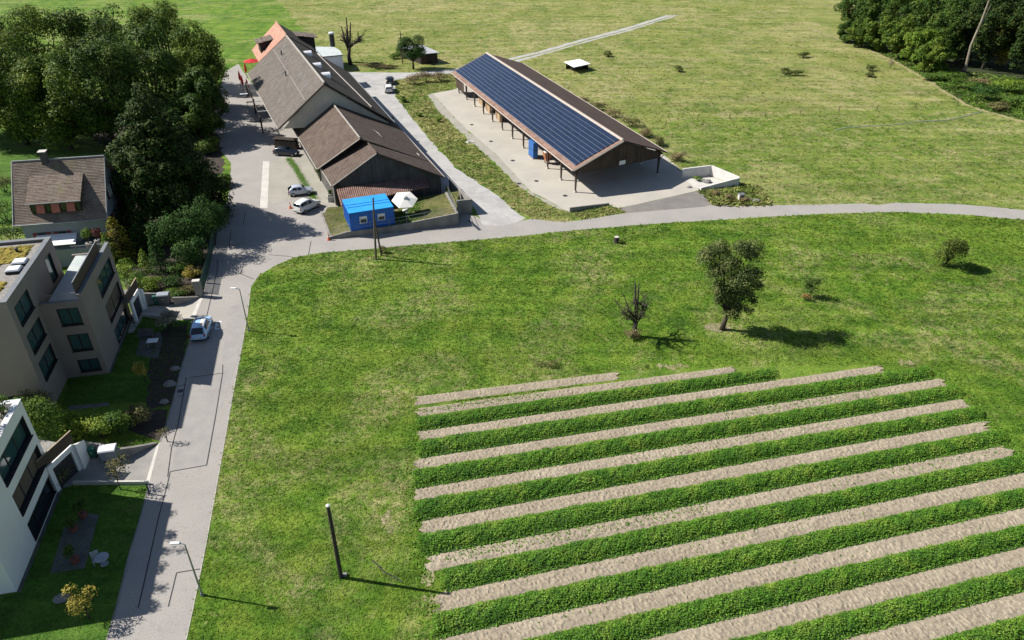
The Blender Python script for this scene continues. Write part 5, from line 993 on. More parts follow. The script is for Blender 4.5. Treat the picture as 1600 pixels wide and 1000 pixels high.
cu = bpy.data.curves.new('speed_mark', 'FONT'); cu.body = '30'; cu.size = 1.9; cu.align_x = 'CENTER'; cu.align_y = 'CENTER'; cu.extrude = .002
to = bpy.data.objects.new('tmp', cu); col.objects.link(to); dg = bpy.context.evaluated_depsgraph_get(); me = bpy.data.meshes.new_from_object(to.evaluated_get(dg)); bpy.data.objects.remove(to)
q = S(333.5, 509); sm = link_mesh('speed_mark', me, WHITE_PAINT, road); sm.location = (q.x, q.y + .1, .018); sm.rotation_euler = (0, 0, R(192)); sm.scale = (.95, 1.35, 1)
# ------------------------------------------------------------------ trees and shrubs
L_BROAD = leaf_mat('broad leaves', [(.040, .082, .012), (.085, .140, .018), (.180, .220, .034)], .35, .25, .6, .45)
L_BROAD2 = leaf_mat('dark broad leaves', [(.026, .062, .011), (.052, .100, .016), (.115, .160, .026)], .35, .22, .6, .45)
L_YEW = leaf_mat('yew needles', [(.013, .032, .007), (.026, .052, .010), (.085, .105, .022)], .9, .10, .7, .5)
L_HEDGE = leaf_mat('hedge needles', [(.022, .058, .013), (.038, .088, .018), (.070, .125, .026)], .9, .18, .7, .45)
L_GOLD = leaf_mat('golden conifer sprays', [(0.093, 0.136, 0.018), (0.186, 0.184, 0.022), (0.295, 0.200, 0.030)], .7, .25, .6, .4)
L_LIME = leaf_mat('lime green leaves', [(0.078, 0.152, 0.021), (0.139, 0.224, 0.027), (0.217, 0.272, 0.039)], .7, .3, .55, .4)
L_MID = leaf_mat('garden shrub leaves', [(0.043, 0.104, 0.018), (0.085, 0.152, 0.024), (0.139, 0.200, 0.033)], .6, .3, .55, .45)
L_PURPLE = leaf_mat('purple leaves', [(0.116, 0.045, 0.045), (0.171, 0.072, 0.068), (0.232, 0.120, 0.098)], .8, .25, .6, .4)
L_PEAR = leaf_mat('pear leaves', [(.052, .080, .024), (.095, .125, .038), (.175, .185, .064)], .9, .18, .6, .5)
L_OLIVE = leaf_mat('dull olive leaves', [(0.085, 0.088, 0.033), (0.132, 0.128, 0.048), (0.186, 0.168, 0.068)], .7, .25, .6, .4)
L_YELLOW = leaf_mat('yellowing leaves', [(0.202, 0.184, 0.038), (0.326, 0.272, 0.053), (0.434, 0.352, 0.075)], .8, .3, .6, .35)
L_GREYLF = leaf_mat('grey silver leaves', [(0.171, 0.168, 0.128), (0.264, 0.256, 0.195), (0.372, 0.352, 0.285)], .8, .2, .7, .35)
L_DRY = leaf_mat('dry brown scrub', [(0.139, 0.115, 0.057), (0.217, 0.168, 0.087), (0.295, 0.240, 0.128)], .8, .2, .7, .4)
L_RUSH = leaf_mat('rush clumps', [(0.078, 0.104, 0.027), (0.132, 0.144, 0.042)], .8, .2, .7, .4)
def unit(n): v_ = rng.normal(size=(n, 3)); return v_ / np.linalg.norm(v_, axis=1, keepdims=True)
def cloud(lobes, n, size, shell=.36, up=.35):
    """leaves spread through the outer part of ellipsoid lobes (cx, cy, cz, rx, ry, rz)"""
    lob = np.array(lobes, float); area = (lob[:, 3] * lob[:, 4] + lob[:, 4] * lob[:, 5] + lob[:, 3] * lob[:, 5]); k = rng.choice(len(lob), n, p=area / area.sum())
    d = unit(n); d[:, 2] = np.where(d[:, 2] < -.55, -d[:, 2], d[:, 2]); r = (1 - shell * rng.random(n) ** 1.8) * (1 + .10 * np.sin(d[:, 0] * 7 + k) * np.sin(d[:, 1] * 6 + d[:, 2] * 5 + k * 2))
    r *= 1 + rng.normal(0, .05, n); P = lob[k, :3] + d * lob[k, 3:] * r[:, None]
    N = d + rng.normal(0, .40, (n, 3)); N[:, 2] += up
    keep = P[:, 2] > .08
    return leaf_quads(P[keep], N[keep], size)
def auto_lobes(c, rad, k, seed, rr=(.42, .60), low=False, tt=(.34, .66)):
    g = np.random.default_rng(seed); out = []
    for i in range(k):
        d = g.normal(size=3); d /= np.linalg.norm(d); d[2] = d[2] if low else d[2] * .8 + .12; t = g.uniform(*tt); s_ = g.uniform(*rr)
        out.append((c[0] + d[0] * rad[0] * t, c[1] + d[1] * rad[1] * t, c[2] + d[2] * rad[2] * t, rad[0] * s_, rad[1] * s_, rad[2] * s_ * .85))
    return out
def limbs(m, base_h, lobes, r0, lean=(0, 0), bend=.25):
    top = V(lean[0], lean[1], base_h); m.tube([(0, 0, -.1), (lean[0] * .45, lean[1] * .45, base_h * .5), tuple(top)], [r0 * 1.25, r0, r0 * .8], 9)
    for l in lobes:
        e = V(*l[:3]); mid = top.lerp(e, .5) + V(random.gauss(0, bend), random.gauss(0, bend), bend); m.tube([top - V(0, 0, .2), mid, e], [r0 * .45, r0 * .3, r0 * .12], 6)
def broad_tree(name, xy, h, rad, label, leaf=L_BROAD, n=7000, size=.42, cb=None, k=11, seed=1, bark=BARK, cat='tree', group=None, lean=(0, 0), r0=None, low=False):
    x, y = (xy.x, xy.y) if hasattr(xy, 'x') else xy; cz = h - rad[2] if cb is None else cb
    o = empty(name, (x, y, 0), 0, label, cat, group); lobes = auto_lobes((lean[0], lean[1], cz), rad, k, seed, (.20, .34) if k > 16 else (.34, .50), low, (.45, .86) if k > 16 else (.36, .70)); m = MB(); limbs(m, max(.4, cz - rad[2] * .75), lobes[::3] if k > 16 else lobes, r0 or .022 * h, lean); m.build('trunk', bark, o, True)
    cr = tri_mesh('crown', cloud(lobes, n, size), leaf, o, per=4); return o
def shrub(xy, rad, label, leaf, n=900, size=.17, k=5, seed=1, name='shrub', cat='shrub', group=None, z=0.0):
    """many-stemmed bush: leafy lobes down to the ground"""
    x, y = (xy.x, xy.y) if hasattr(xy, 'x') else xy; o = empty(name, (x, y, z), 0, label, cat, group); lobes = auto_lobes((0, 0, rad[2] * .54), (rad[0] * 1.12, rad[1] * 1.12, rad[2] * .58), k, seed, (.50, .68)); n = int(n * 1.35); m = MB()
    for l in lobes[:5]: m.tube([(l[0] * .1, l[1] * .1, -.05), (l[0] * .6, l[1] * .6, l[2] * .6), tuple(l[:3])], [.05, .035, .015], 5)
    m.build('stems', BARK, o); tri_mesh('foliage', cloud(lobes, n, size, .6), leaf, o, per=4); return o
def conifer(xy, h, r, label, leaf, n=2500, size=.3, p=.85, seed=1, name='conifer', z0=.25, droop=.22, group=None, bark=BARK, tuft=1.0):
    x, y = (xy.x, xy.y) if hasattr(xy, 'x') else xy; g = np.random.default_rng(seed); o = empty(name, (x, y, 0), 0, label, 'conifer', group)
    m = MB(); m.tube([(0, 0, -.1), (0, 0, h * .6), (0, 0, h * .97)], [.022 * h, .013 * h, .03], 8); P = []; N = []
    nb = max(24, int(h * 11)); per = max(8, n // nb)
    for i in range(nb):
        f = (i + g.random()) / nb; z = z0 + (h - z0) * f ** 1.15; R_ = r * (1 - (z - z0) / (h - z0)) ** p * g.uniform(.78, 1.12) + .12; a = i * 2.39996 + g.normal(0, .25)
        t = np.sqrt(g.uniform(.06, 1, per)); w_ = .30 * R_ * (1 - .45 * t) * tuft; da = g.normal(0, 1, per) * w_
        px_ = np.cos(a) * R_ * t - np.sin(a) * da; py_ = np.sin(a) * R_ * t + np.cos(a) * da; pz_ = z - droop * R_ * t ** 2 + g.normal(0, .05 * h ** .5, per)
        P.append(np.stack([px_, py_, np.maximum(pz_, .05)], 1)); N.append(np.stack([np.cos(a) * .5 + g.normal(0, .45, per), np.sin(a) * .5 + g.normal(0, .45, per), np.full(per, .75)], 1))
        if i % 3 == 0: m.tube([(0, 0, z), (np.cos(a) * R_ * .8, np.sin(a) * R_ * .8, z - droop * R_ * .6)], [.012 * h * .4, .015], 4)
    m.build('trunk', bark, o); tri_mesh('crown', leaf_quads(np.concatenate(P), np.concatenate(N), size, .5), leaf, o, per=4); return o
# tall trees behind the house
GT = 'tall trees behind the old house'
for i, (px_, py_, h, rd, lb, lf, sd_) in enumerate((
    (42, 226, 20.0, (9.0, 8.2, 10.2), 'tall pale green tree at the left picture edge', L_BROAD, 3), (112, 232, 17.5, (8.2, 7.4, 9.6), 'tall tree behind the house chimney', L_BROAD, 5), (178, 222, 18.5, (8.2, 7.6, 10), 'dense dark tall tree behind the big yew', L_BROAD2, 8),
    (248, 200, 19.5, (8.4, 7.6, 10.2), 'tall tree above the yew top', L_BROAD2, 11), (318, 172, 16.0, (7.2, 6.4, 8.4), 'tall tree overhanging the upper street', L_BROAD, 14), (-30, 215, 20, (8.5, 8, 9.2), 'tall tree cut by the left picture edge', L_BROAD, 17),
    (80, 165, 22, (8.6, 8, 9.6), 'tall tree of the back row, left', L_BROAD, 21), (175, 152, 22, (8.6, 8, 9.6), 'tall tree of the back row, middle', L_BROAD2, 23), (275, 138, 20, (7.8, 7.4, 9.0), 'tall tree of the back row, right', L_BROAD, 26), (10, 160, 22, (8.6, 8, 9.6), 'tall tree of the back row at the left edge', L_BROAD2, 28), (305, 225, 9, (5.0, 4.6, 4.8), 'dark tree hidden behind the big yew', L_BROAD2, 31), (332, 212, 12, (4.6, 4.2, 6.4), 'dark tree at the upper street kerb', L_BROAD2, 33))):
    broad_tree('broadleaf_tree', S(px_, py_), h, rd, lb, lf, 19000, .40, k=52, seed=sd_, group=GT, low=True, cb=h * .49)
for i, (px_, py_, rd, lb, lf) in enumerate(((45, 225, (3.2, 2.6, 3.0), 'grey green bush on the lawn edge behind the house', L_MID), (115, 222, (5.5, 3.5, 6.5), 'dark undergrowth bush below the tall trees', L_BROAD2), (172, 226, (5.5, 3.5, 6.5), 'dark bush between tall trees and yew', L_BROAD2), (215, 215, (5.0, 3.5, 7), 'dark bush left of the upper street', L_BROAD2), (338, 290, (2.0, 1.8, 2.0), 'low bush beside the upper street edge', L_MID), (330, 238, (2.2, 2.0, 2.6), 'dark bush right of the yew', L_BROAD2))):
    shrub(S(px_, py_), rd, lb, lf, 3200, .32, 7, 40 + i, group='undergrowth below the tall trees')
q = S(272, 347); yo = empty('yew_tree', (q.x, q.y, 0), 0, 'huge dark yew tree beside the old house', 'tree'); yl = []; gy = random.Random(4)
for zz, rr_, nn in ((1.0, 7.4, 20), (2.3, 7.2, 20), (3.6, 6.9, 19), (5.0, 6.4, 18), (6.3, 5.9, 17), (7.6, 5.4, 15), (8.9, 4.8, 14), (10.2, 4.1, 12), (11.5, 3.4, 10), (12.8, 2.6, 8), (14.0, 1.8, 6), (15.1, 1.0, 4), (16.0, .2, 1), (5, 3, 6), (8, 2.5, 5), (11, 1.5, 4)):
    for j in range(nn): a = 2 * math.pi * (j + gy.random() * .6) / nn + zz; r_ = rr_ * gy.uniform(.82, 1.05); yl.append((math.cos(a) * r_, math.sin(a) * r_, zz + gy.uniform(-.6, .6), (1.15 + gy.random() * .5) * (1 - zz * .02), (1.15 + gy.random() * .5) * (1 - zz * .02), .85 + gy.random() * .35))
m = MB(); m.tube([(0, 0, 0), (0, 0, 8), (0, 0, 15)], [.5, .35, .08], 9)
for l in yl[::5]: m.tube([(0, 0, max(.3, l[2] - 1.2)), (l[0] * .5, l[1] * .5, l[2])], [.10, .03], 4)
yo.scale = (1.04, 1.04, 1.13); m.build('trunk', BARK, yo); tri_mesh('crown', np.concatenate([cloud(yl, 30000, .33, .4, .5), cloud([(0, 0, 3.5, 5.6, 5.6, 3.4), (0, 0, 7.5, 4.2, 4.2, 3.2), (0, 0, 11, 2.6, 2.6, 3)], 4500, .75, .3, .2)]), L_YEW, yo, per=4)
conifer(S(322, 325), 7.5, 3.0, 'dark small yew at the street side of the big yew', L_YEW, 3000, .32, .6, 6, 'yew_tree', .2, .15)
# garden of the old house
conifer(S(193, 407), 6.0, 1.9, 'golden orange cypress at the house corner', L_GOLD, 2600, .24, .55, 7, 'golden_cypress', .15, -.05)
conifer(S(177, 412), 4.4, 1.3, 'lime green cypress beside the golden cypress', L_LIME, 1500, .2, .6, 8, 'golden_cypress', .15, -.05)
conifer(S(252, 424), 5.4, 1.5, 'slender green conifer in the garden middle', L_HEDGE, 2200, .2, .8, 9, 'garden_conifer', .1, .12)
conifer(S(230, 424), 3.0, 1.0, 'small lime conifer left of the slender conifer', L_LIME, 1000, .17, .7, 10, 'garden_conifer', .1, .0)
conifer(S(222, 395), 4.2, 1.8, 'dark green conifer behind the lime shrubs', L_HEDGE, 1600, .22, .7, 12, 'garden_conifer', .1, .15)
GH = 'dark hedge trees along the garden'
for i, (px_, py_, rx, h) in enumerate(((272, 404, 1.9, 5.2), (293, 404, 2.1, 6.2), (315, 396, 2.2, 6.6), (336, 384, 2.1, 6.4), (305, 420, 2.0, 4.2))):
    shrub(S(px_, py_), (rx, rx, h), ['leftmost dark hedge tree behind the slender conifer', 'second dark hedge tree from the slender conifer', 'tall dark hedge tree in the hedge middle', 'dark hedge tree nearest the street', 'low dark hedge tree in front of the hedge row'][i], L_HEDGE, 2600, .22, 7, 60 + i, 'hedge_tree', 'hedge', GH)
for i, (px_, py_, rd, lb, lf, n_) in enumerate(((268, 345, (1.6, 1.5, 4.6), 'purple leaved bush at the foot of the yew', L_PURPLE, 1500), (283, 352, (1.3, 1.3, 3.6), 'green bush right of the purple bush', L_HEDGE, 1000), (203, 330, (1.6, 1.5, 3.2), 'pale green bush by the house gable', L_LIME, 1100), (205, 300, (1.5, 1.5, 3.0), 'green bush behind the house gable', L_MID, 900),
    (200, 432, (1.7, 1.4, 2.2), 'lime green bush below the golden cypress', L_LIME, 1200), (215, 448, (1.7, 1.5, 2.0), 'mid green bush near the upper garage', L_MID, 1200), (240, 452, (1.4, 1.2, 1.6), 'bright green bush above the driveway', L_LIME, 900), (283, 428, (1.6, 1.3, 1.8), 'pale leaved bush in front of the hedge', L_MID, 1200), (303, 434, (1.1, 1.0, 1.5), 'yellow spotted bush beside the fence', L_YELLOW, 700), (265, 446, (1.8, 1.2, 1.2), 'low dark ground bush in the garden', L_HEDGE, 900),
    (270, 462, (1.6, .8, .8), 'low weeds on the driveway bank', L_MID, 600), (296, 459, (1.8, .7, .9), 'olive grass clump beside the gate post', L_OLIVE, 700), (10, 345, (2.4, 2.0, 3.0), 'green bush at the left house corner', L_MID, 1400), (8, 300, (1.8, 1.6, 2.4), 'pale bush on the lawn left of the house', L_OLIVE, 900), (22, 378, (2.2, 1.6, 2.6), 'dark bush between house and sedum roof', L_BROAD2, 1300))):
    shrub(S(px_, py_), rd, lb, lf, n_, .18, 6, 80 + i, group='garden shrubs of the old house')
# gardens of the apartment buildings
for i, (px_, py_, rd, lb, lf, n_, sz) in enumerate(((80, 702, (2.2, 2.0, 5.2), 'large green shrub between the two apartment buildings', L_MID, 3200, .19), (72, 660, (1.6, 1.4, 4.4), 'olive brown shrub top behind the large green shrub', L_OLIVE, 1500, .17), (132, 682, (2.0, 1.1, 2.2), 'lime green hedge bush above the lower driveway', L_LIME, 1700, .18), (160, 684, (1.4, 1.0, 2.0), 'bright hedge bush in the hedge middle', L_LIME, 1300, .18),
    (188, 675, (1.7, 1.3, 2.6), 'green hedge bush on the street side', L_MID, 1800, .17), (218, 664, (1.3, 1.1, 2.6), 'olive topped bush at the hedge end', L_OLIVE, 1300, .16), (267, 512, (1.5, 1.3, 2.2), 'silver grey shrub beside the light blue car', L_GREYLF, 1300, .15), (100, 748, (.8, 1.6, 1.6), 'dry grassy shrub behind the lower garage boards', L_OLIVE, 700, .15))):
    shrub(S(px_, py_), rd, lb, lf, n_, sz, 6, 120 + i, group='shrubs of the apartment gardens')
def sapling(xy, h, rad, label, leaf, n, size, seed, k=6, name='young_tree', bark=BARK, base_h=None):
    return broad_tree(name, xy, h, rad, label, leaf, n, size, k=k, seed=seed, bark=bark, r0=.045)
sapling(S(228, 597), 2.9, (1.2, 1.1, 1.0), 'young tree with yellowing leaves on the shaded lawn', L_YELLOW, 650, .15, 5)
sapling(S(189, 765), 3.4, (1.5, 1.3, 1.2), 'sparse young tree with brownish leaves by the driveway', L_OLIVE, 600, .14, 6)
sapling(S(140, 966), 3.6, (1.3, 1.2, 1.5), 'yellow leaved young tree at the lower left corner', L_YELLOW, 800, .14, 7)
sapling(S(262, 690), 1.8, (.8, .7, .7), 'tiny sapling beside the street kerb', L_OLIVE, 220, .11, 8)
# roof terrace planting of the white building, terrace shrub of the taupe building
for i, (s_, d_) in enumerate(((1.2, -.9), (3.1, -1.0), (4.6, -.9), (6.2, -1.0), (7.9, -.9), (9.3, -1.1))):
    ex, ey = V(math.cos(R(12.45)), math.sin(R(12.45)), 0), V(math.sin(R(12.45)), -math.cos(R(12.45)), 0); p = V(-37.85, 45.09, 0) + ex * d_ + ey * s_
    pt = shrub(p, (.75, .75, 1.5 + .5 * (i % 3)), ORD[i] + ' potted shrub along the white building roof edge', L_MID, 420, .15, 4, 150 + i, 'potted_shrub', 'potted plant', 'potted shrubs on the roof terrace', z=8.95)
    quick('pot', CONC_OLD, pt, 'lathe', (0, 0, -.36), [(.3, 0), (.38, .4), (.34, .4)], 12)
p = S(140, 385, 8.4); pt = shrub(p, (.55, .55, 1.9), 'potted shrub on the taupe building roof terrace', L_MID, 420, .14, 4, 160, 'potted_shrub', 'potted plant', z=8.75); quick('pot', CONC_OLD, pt, 'lathe', (0, 0, -.42), [(.28, 0), (.36, .5), (.32, .5)], 12)
p = S(152, 378, 8.6); pt = shrub(p, (.4, .4, 1.4), 'purple potted shrub on the taupe building roof terrace', L_PURPLE, 260, .13, 4, 161, 'potted_shrub', 'potted plant', z=8.75); quick('pot', CONC_OLD, pt, 'lathe', (0, 0, -.42), [(.24, 0), (.3, .5), (.27, .5)], 12)
# garden things in the shade
sheet('patio', PX((100, 824), (138, 802), (155, 804), (132, 888), (78, 896)), .014, SLABS, 'grey paved patio in the shade of the white building')
TERRA = mat('terracotta pot', (.20, .07, .05), (.16, .06, .045), 3, .8)
for i, (px_, py_) in enumerate(((131, 808), (116, 829), (119, 878))):
    p = S(px_, py_); pt = shrub((p.x, p.y), (.5, .5, 1.3), ['farther', 'middle', 'nearest'][i] + ' potted plant in red pot on the shaded patio', L_BROAD2, 260, .15, 4, 170 + i, 'potted_plant', 'potted plant', 'potted plants on the patio', z=.42); quick('pot', TERRA, pt, 'lathe', (0, 0, -.405), [(.24, 0), (.33, .42), (.29, .42)], 14)
def garden_chair(xy, rz, label, mt):
    o = empty('garden_chair', (xy.x, xy.y, .015), rz, label, 'chair'); quick('seat', mt, o, 'box', (0, 0, .42), (.55, .55, .05)); quick('backrest', mt, o, 'box', (0, .26, .75), (.55, .05, .6))
    for x in (-.23, .23):
        for y in (-.23, .23): quick('leg', mt, o, 'box', (x, y, .2), (.05, .05, .4))
garden_chair(S(153, 880), .6, 'grey garden chair on the shaded lawn by the patio', GREYBIN)
p = S(163, 881); lt_ = empty('garden_table', (p.x, p.y, .015), .3, 'round grey garden table on the shaded lawn', 'table'); quick('top', GREYBIN, lt_, 'lathe', (0, 0, .68), [(.5, 0), (.5, .04)], 18); quick('leg', GREYBIN, lt_, 'tube', [(0, 0, 0), (0, 0, .68)], .05, 8); quick('foot', GREYBIN, lt_, 'lathe', (0, 0, 0), [(.3, 0), (.25, .04)], 12)
sheet('patio', PX((222, 522), (250, 519), (254, 530), (247, 560), (211, 556)), .016, SLABS, 'small grey patio on the lawn by the taupe building')
p = S(241, 541); lt_ = empty('garden_table', (p.x, p.y, .02), R(8), 'white rectangular table on the small upper patio', 'table'); quick('top', ACRYL, lt_, 'box', (0, 0, .72), (1.1, .8, .05))
for x in (-.45, .45):
    for y in (-.3, .3): quick('leg', STEEL, lt_, 'box', (x, y, .35), (.06, .06, .7))
p = S(229, 527); bn = empty('garden_bench', (p.x, p.y, .02), R(10), 'dark bench at the back of the small upper patio', 'bench'); quick('seat', SLABS, bn, 'box', (0, 0, .42), (1.6, .5, .08)); quick('backrest', SLABS, bn, 'box', (0, .24, .7), (1.6, .06, .5))
for x in (-.7, .7): quick('leg', SLABS, bn, 'box', (x, 0, .19), (.1, .45, .38))
def boulder(xy, r, label, seed, group='boulders in the gardens', mt=STONE):
    g = np.random.default_rng(seed); m = MB(); n, k = 9, 5; ring = []
    for i in range(k + 1):
        for j in range(n): t = math.pi * .5 * i / k; a = 2 * math.pi * j / n; q_ = r * (1 + g.normal(0, .10)); ring.append((q_ * math.cos(t) * math.cos(a), q_ * math.cos(t) * math.sin(a) * .75, q_ * math.sin(t) * .6 - .03))
    m.add(ring, [(i * n + j, i * n + (j + 1) % n, (i + 1) * n + (j + 1) % n, (i + 1) * n + j) for i in range(k) for j in range(n)] + [tuple(range(n - 1, -1, -1))]); o = m.build('boulder', mt, None, False, label=label, cat='boulder', group=group); o.location = (xy.x, xy.y, .01); return o
for i, (px_, py_, r_, lb) in enumerate(((273, 577, .55, 'grey boulder in the bed nearest the light blue car'), (265, 601, .65, 'largest grey boulder in the street side bed'), (257, 628, .45, 'small grey boulder above the garden hedge'), (98, 935, .6, 'grey flat boulder beside the yellow leaved tree'))): boulder(S(px_, py_), r_, lb, 200 + i)
for i, (px_, py_, r_, lb) in enumerate(((1182, 315, .7, 'dark boulder at the weedy road corner'), (1172, 312, .5, 'brown boulder beside the meter box'), (1077, 293, .45, 'grey rubble stone at the yard corner'), (1105, 285, .8, 'rubble heap inside the walled bay'), (1101, 282, .45, 'small rubble stone inside the walled bay'))): boulder(S(px_, py_), r_, lb, 210 + i, 'rubble stones by the hall yard')
for x_, y_, lb in ((1092, 283, 'green weed tuft growing inside the walled bay'), (1165, 316, 'dry weed clump beside the meter box'), (1140, 312, 'dry weed clump along the ramp edge'), (1120, 305, 'dry weed clump below the bay wall')): shrub(S(x_, y_), (.9, .7, .8), lb, L_LIME if 'green' in lb else L_DRY, 260, .16, 4, int(x_), group='weed clumps by the hall yard')
# ---- orchard trees of the near meadow
tr = empty('pear_tree', (23.30, 69.13, 0), 0, 'big old pear tree with a leafy irregular crown in the meadow', 'tree')
lob = [(-2.5, .6, 8.9, 1.7, 1.6, 1.6), (-1.3, .3, 9.7, 1.3, 1.3, 1.1), (.6, 0, 9.9, 1.5, 1.4, 1.2), (1.9, .5, 8.8, 1.6, 1.5, 1.6), (-.4, -.5, 8.3, 1.7, 1.6, 1.5), (-1.6, -.2, 7.1, 1.5, 1.5, 1.4), (.4, -.6, 6.6, 1.8, 1.7, 1.5), (2.2, .2, 7.0, 1.3, 1.3, 1.3), (-.9, 0, 5.2, 1.4, 1.3, 1.2), (.9, -.3, 4.9, 1.5, 1.4, 1.3), (1.9, .3, 4.2, 1.1, 1.0, .8), (-.2, .2, 3.9, 1.2, 1.1, 1.0), (2.5, .3, 5.6, .9, .9, .8), (1.2, -.5, 3.3, 1.0, .9, .8), (.5, .4, 3.0, .9, .9, .8), (2.3, 0, 3.2, .8, .8, .7), (-1.2, .3, 3.6, .8, .8, .7), (1.6, .2, 2.5, .8, .8, .6), (.1, -.4, 2.5, .8, .8, .6), (.9, -.2, 2.3, .7, .7, .55)]
m = MB(); limbs(m, 2.0, lob, .26, (.3, 0)); m.build('trunk', BARK, tr, True); tri_mesh('crown', cloud([(a * 1.02 + gy.uniform(-.5, .5), b * 1.3 + gy.uniform(-.6, .6), c_ + gy.uniform(-.5, .5), d_ * w_, e_ * w_, f_ * w_) for a, b, c_, d_, e_, f_ in lob for w_ in (.86, .66, .52)], 19000, .20, .6), L_PEAR, tr, per=4)
sheet('bare_patch', ragged([(22.9 + 1.5 * math.cos(a), 69.5 + .9 * math.sin(a)) for a in np.linspace(0, 2 * math.pi, 14)[:-1]], .3, .16), .03, mat('bare trodden earth', (.28, .23, .16), (.16, .15, .07), 2, .95, fine=(6, .2), bmp=.5, bscale=9), 'bare earth patch round the pear tree trunk')
def bare_tree(loc, h, label, seed, r0, n_br, spread, upw, leafn=0, leaf=None, name='dead_tree', fork=None, depth=3):
    g = random.Random(seed); o = empty(name, (loc.x, loc.y, 0), 0, label, 'tree'); m = MB(); tips = []
    def grow(p, d, L, r, k):
        q = p + d * L; mid = p.lerp(q, .5) + V(g.gauss(0, .06 * L), g.gauss(0, .06 * L), 0); m.tube([p, mid, q], [r, r * .82, r * .62], 6 if k else 9); tips.append((q, k))
        if k >= depth: return
        for i in range(n_br[min(k, len(n_br) - 1)]):
            nd = (d + V(g.gauss(0, spread), g.gauss(0, spread), g.gauss(upw, .25))).normalized(); grow(p.lerp(q, g.uniform(.45, 1.0)) if k else q, nd, L * g.uniform(.5, .8), r * g.uniform(.38, .6), k + 1)
    grow(V(0, 0, -.1), V(.04, 0, 1).normalized(), h * .36, r0, 0)
    if fork:
        for (dx, dy, hh, rr) in fork: m.tube([(0, 0, h * .25), (dx * .5, dy * .5, hh * .6), (dx, dy, hh)], [rr, rr * .8, rr * .4], 7)
    m.build('trunk', mat(label[:12] + ' bark', (.055, .045, .038), (.035, .03, .026), 3, .95, fine=(10, .25), bmp=.6, bscale=10), o, True)
    if leafn:
        T = [t for t, k in tips if k >= 1]; P = np.array([[*T[rng.integers(len(T))]] for _ in range(leafn)]) + rng.normal(0, .28, (leafn, 3)); tri_mesh('ivy_leaves', leaf_quads(P, rng.normal(0, .7, (leafn, 3)) + np.array([0, 0, .6]), .12), leaf, o, per=4)
    return o
bt = bare_tree(V(13.46, 67.85, 0), 6.6, 'half dead ivy grown tree stump fork left of the pear tree', 9, .30, [6, 4, 4, 2], .85, .10, 700, L_PEAR, 'ivy_tree', depth=4, fork=[(-2.6, .2, 4.6, .10), (-1.8, -.4, 5.6, .09), (-.55, .1, 6.7, .17), (-.1, .3, 6.3, .15), (.95, 0, 3.9, .14)])
shrub(V(13.2, 67.5, 0), (1.0, .8, 1.1), 'brown dry scrub at the foot of the ivy tree', L_DRY, 420, .14, 4, 230)
sapling(S(1266, 465), 3.1, (1.35, 1.2, 1.4), 'small sapling tree right of the pear tree', leaf_mat('sapling leaves', [(.045, .085, .018), (.085, .135, .028)], .9, .15, .6, .5), 1500, .15, 9, k=9); shrub(S(1259, 469), (.55, .5, .8), 'orange brown dry tuft at the sapling foot', leaf_mat('orange dry grass', [(.22, .12, .045), (.28, .16, .06)]), 260, .12, 3, 231)
broad_tree('fruit_tree', S(1472, 417), 4.3, (2.5, 2.1, 2.0), 'small round fruit tree at the right side of the meadow', leaf_mat('fruit tree leaves', [(.050, .080, .016), (.085, .120, .022), (.15, .175, .035)], .9, .15, .6, .5), 5200, .18, k=13, seed=33, r0=.11, lean=(.55, .1), low=True, cb=2.35)
sp = S(963, 379); st_ = empty('tree_stump', (sp.x, sp.y, 0), 0, 'cut tree stump near the road edge', 'stump'); quick('trunk', BARK, st_, 'lathe', (0, 0, -.05), [(.48, 0), (.36, .3), (.34, .9)], 12); quick('cut_face', CONC_LIGHT, st_, 'lathe', (0, 0, .852), [(.33, 0), (.32, .02)], 12); shrub(V(sp.x + .5, sp.y - .3, 0), (.7, .6, .5), 'dark weeds round the tree stump', L_BROAD2, 200, .13, 3, 232)
shrub(S(596, 396), (.9, .6, 1.0), 'dry scrub at the foot of the brown pole', L_OLIVE, 300, .13, 4, 233); shrub(S(1010, 574), (.3, .3, .2), 'tiny dark tuft by the field corner', L_BROAD2, 40, .1, 2, 234)
shrub(S(857, 571), (1.2, .6, .6), 'low dry tussock above the soil strip corner', L_OLIVE, 300, .13, 4, 235)
# ---- around the far farm track
bare_tree(S(548, 101), 11.5, 'big bare dead tree beside the white annex', 12, .55, [6, 4, 3, 3], .80, .10, depth=4, fork=[(-1.3, .2, 9.0, .30), (1.1, 0, 10, .30), (.1, .4, 11, .3)])
broad_tree('round_tree', S(646, 108), 8.0, (3.7, 3.4, 3.6), 'dense round dark tree beside the far shed', L_HEDGE, 8500, .26, k=16, seed=41, r0=.24, low=True, cb=4.6)
for i, (px_, py_, rd, lb, lf) in enumerate(((618, 92, (1.6, 1.4, 1.6), 'green bush left of the thin utility pole', L_MID), (648, 131, (2.6, 1.6, 2.0), 'dry brown scrub at the left of the bank', L_DRY), (668, 128, (2.8, 1.6, 2.0), 'dry brown scrub in the bank middle', L_DRY), (690, 127, (2.6, 1.5, 1.9), 'dry brown scrub nearest the solar roof', L_DRY), (632, 160, (.7, .6, 1.2), 'green weed bush on the verge by the white car', L_MID), (655, 182, (.5, .5, .7), 'small green weed bush on the verge', L_LIME), (685, 190, (.5, .5, .7), 'green weed clump on the verge middle', L_LIME), (585, 104, (3.5, 1.2, .9), 'dry scrub below the bare dead tree', L_DRY), (607, 107, (3.5, 1.0, .8), 'dry scrub left of the round tree', L_DRY))):
    shrub(S(px_, py_), rd, lb, lf, 700, .24, 6, 250 + i, group='scrub by the gravel road')
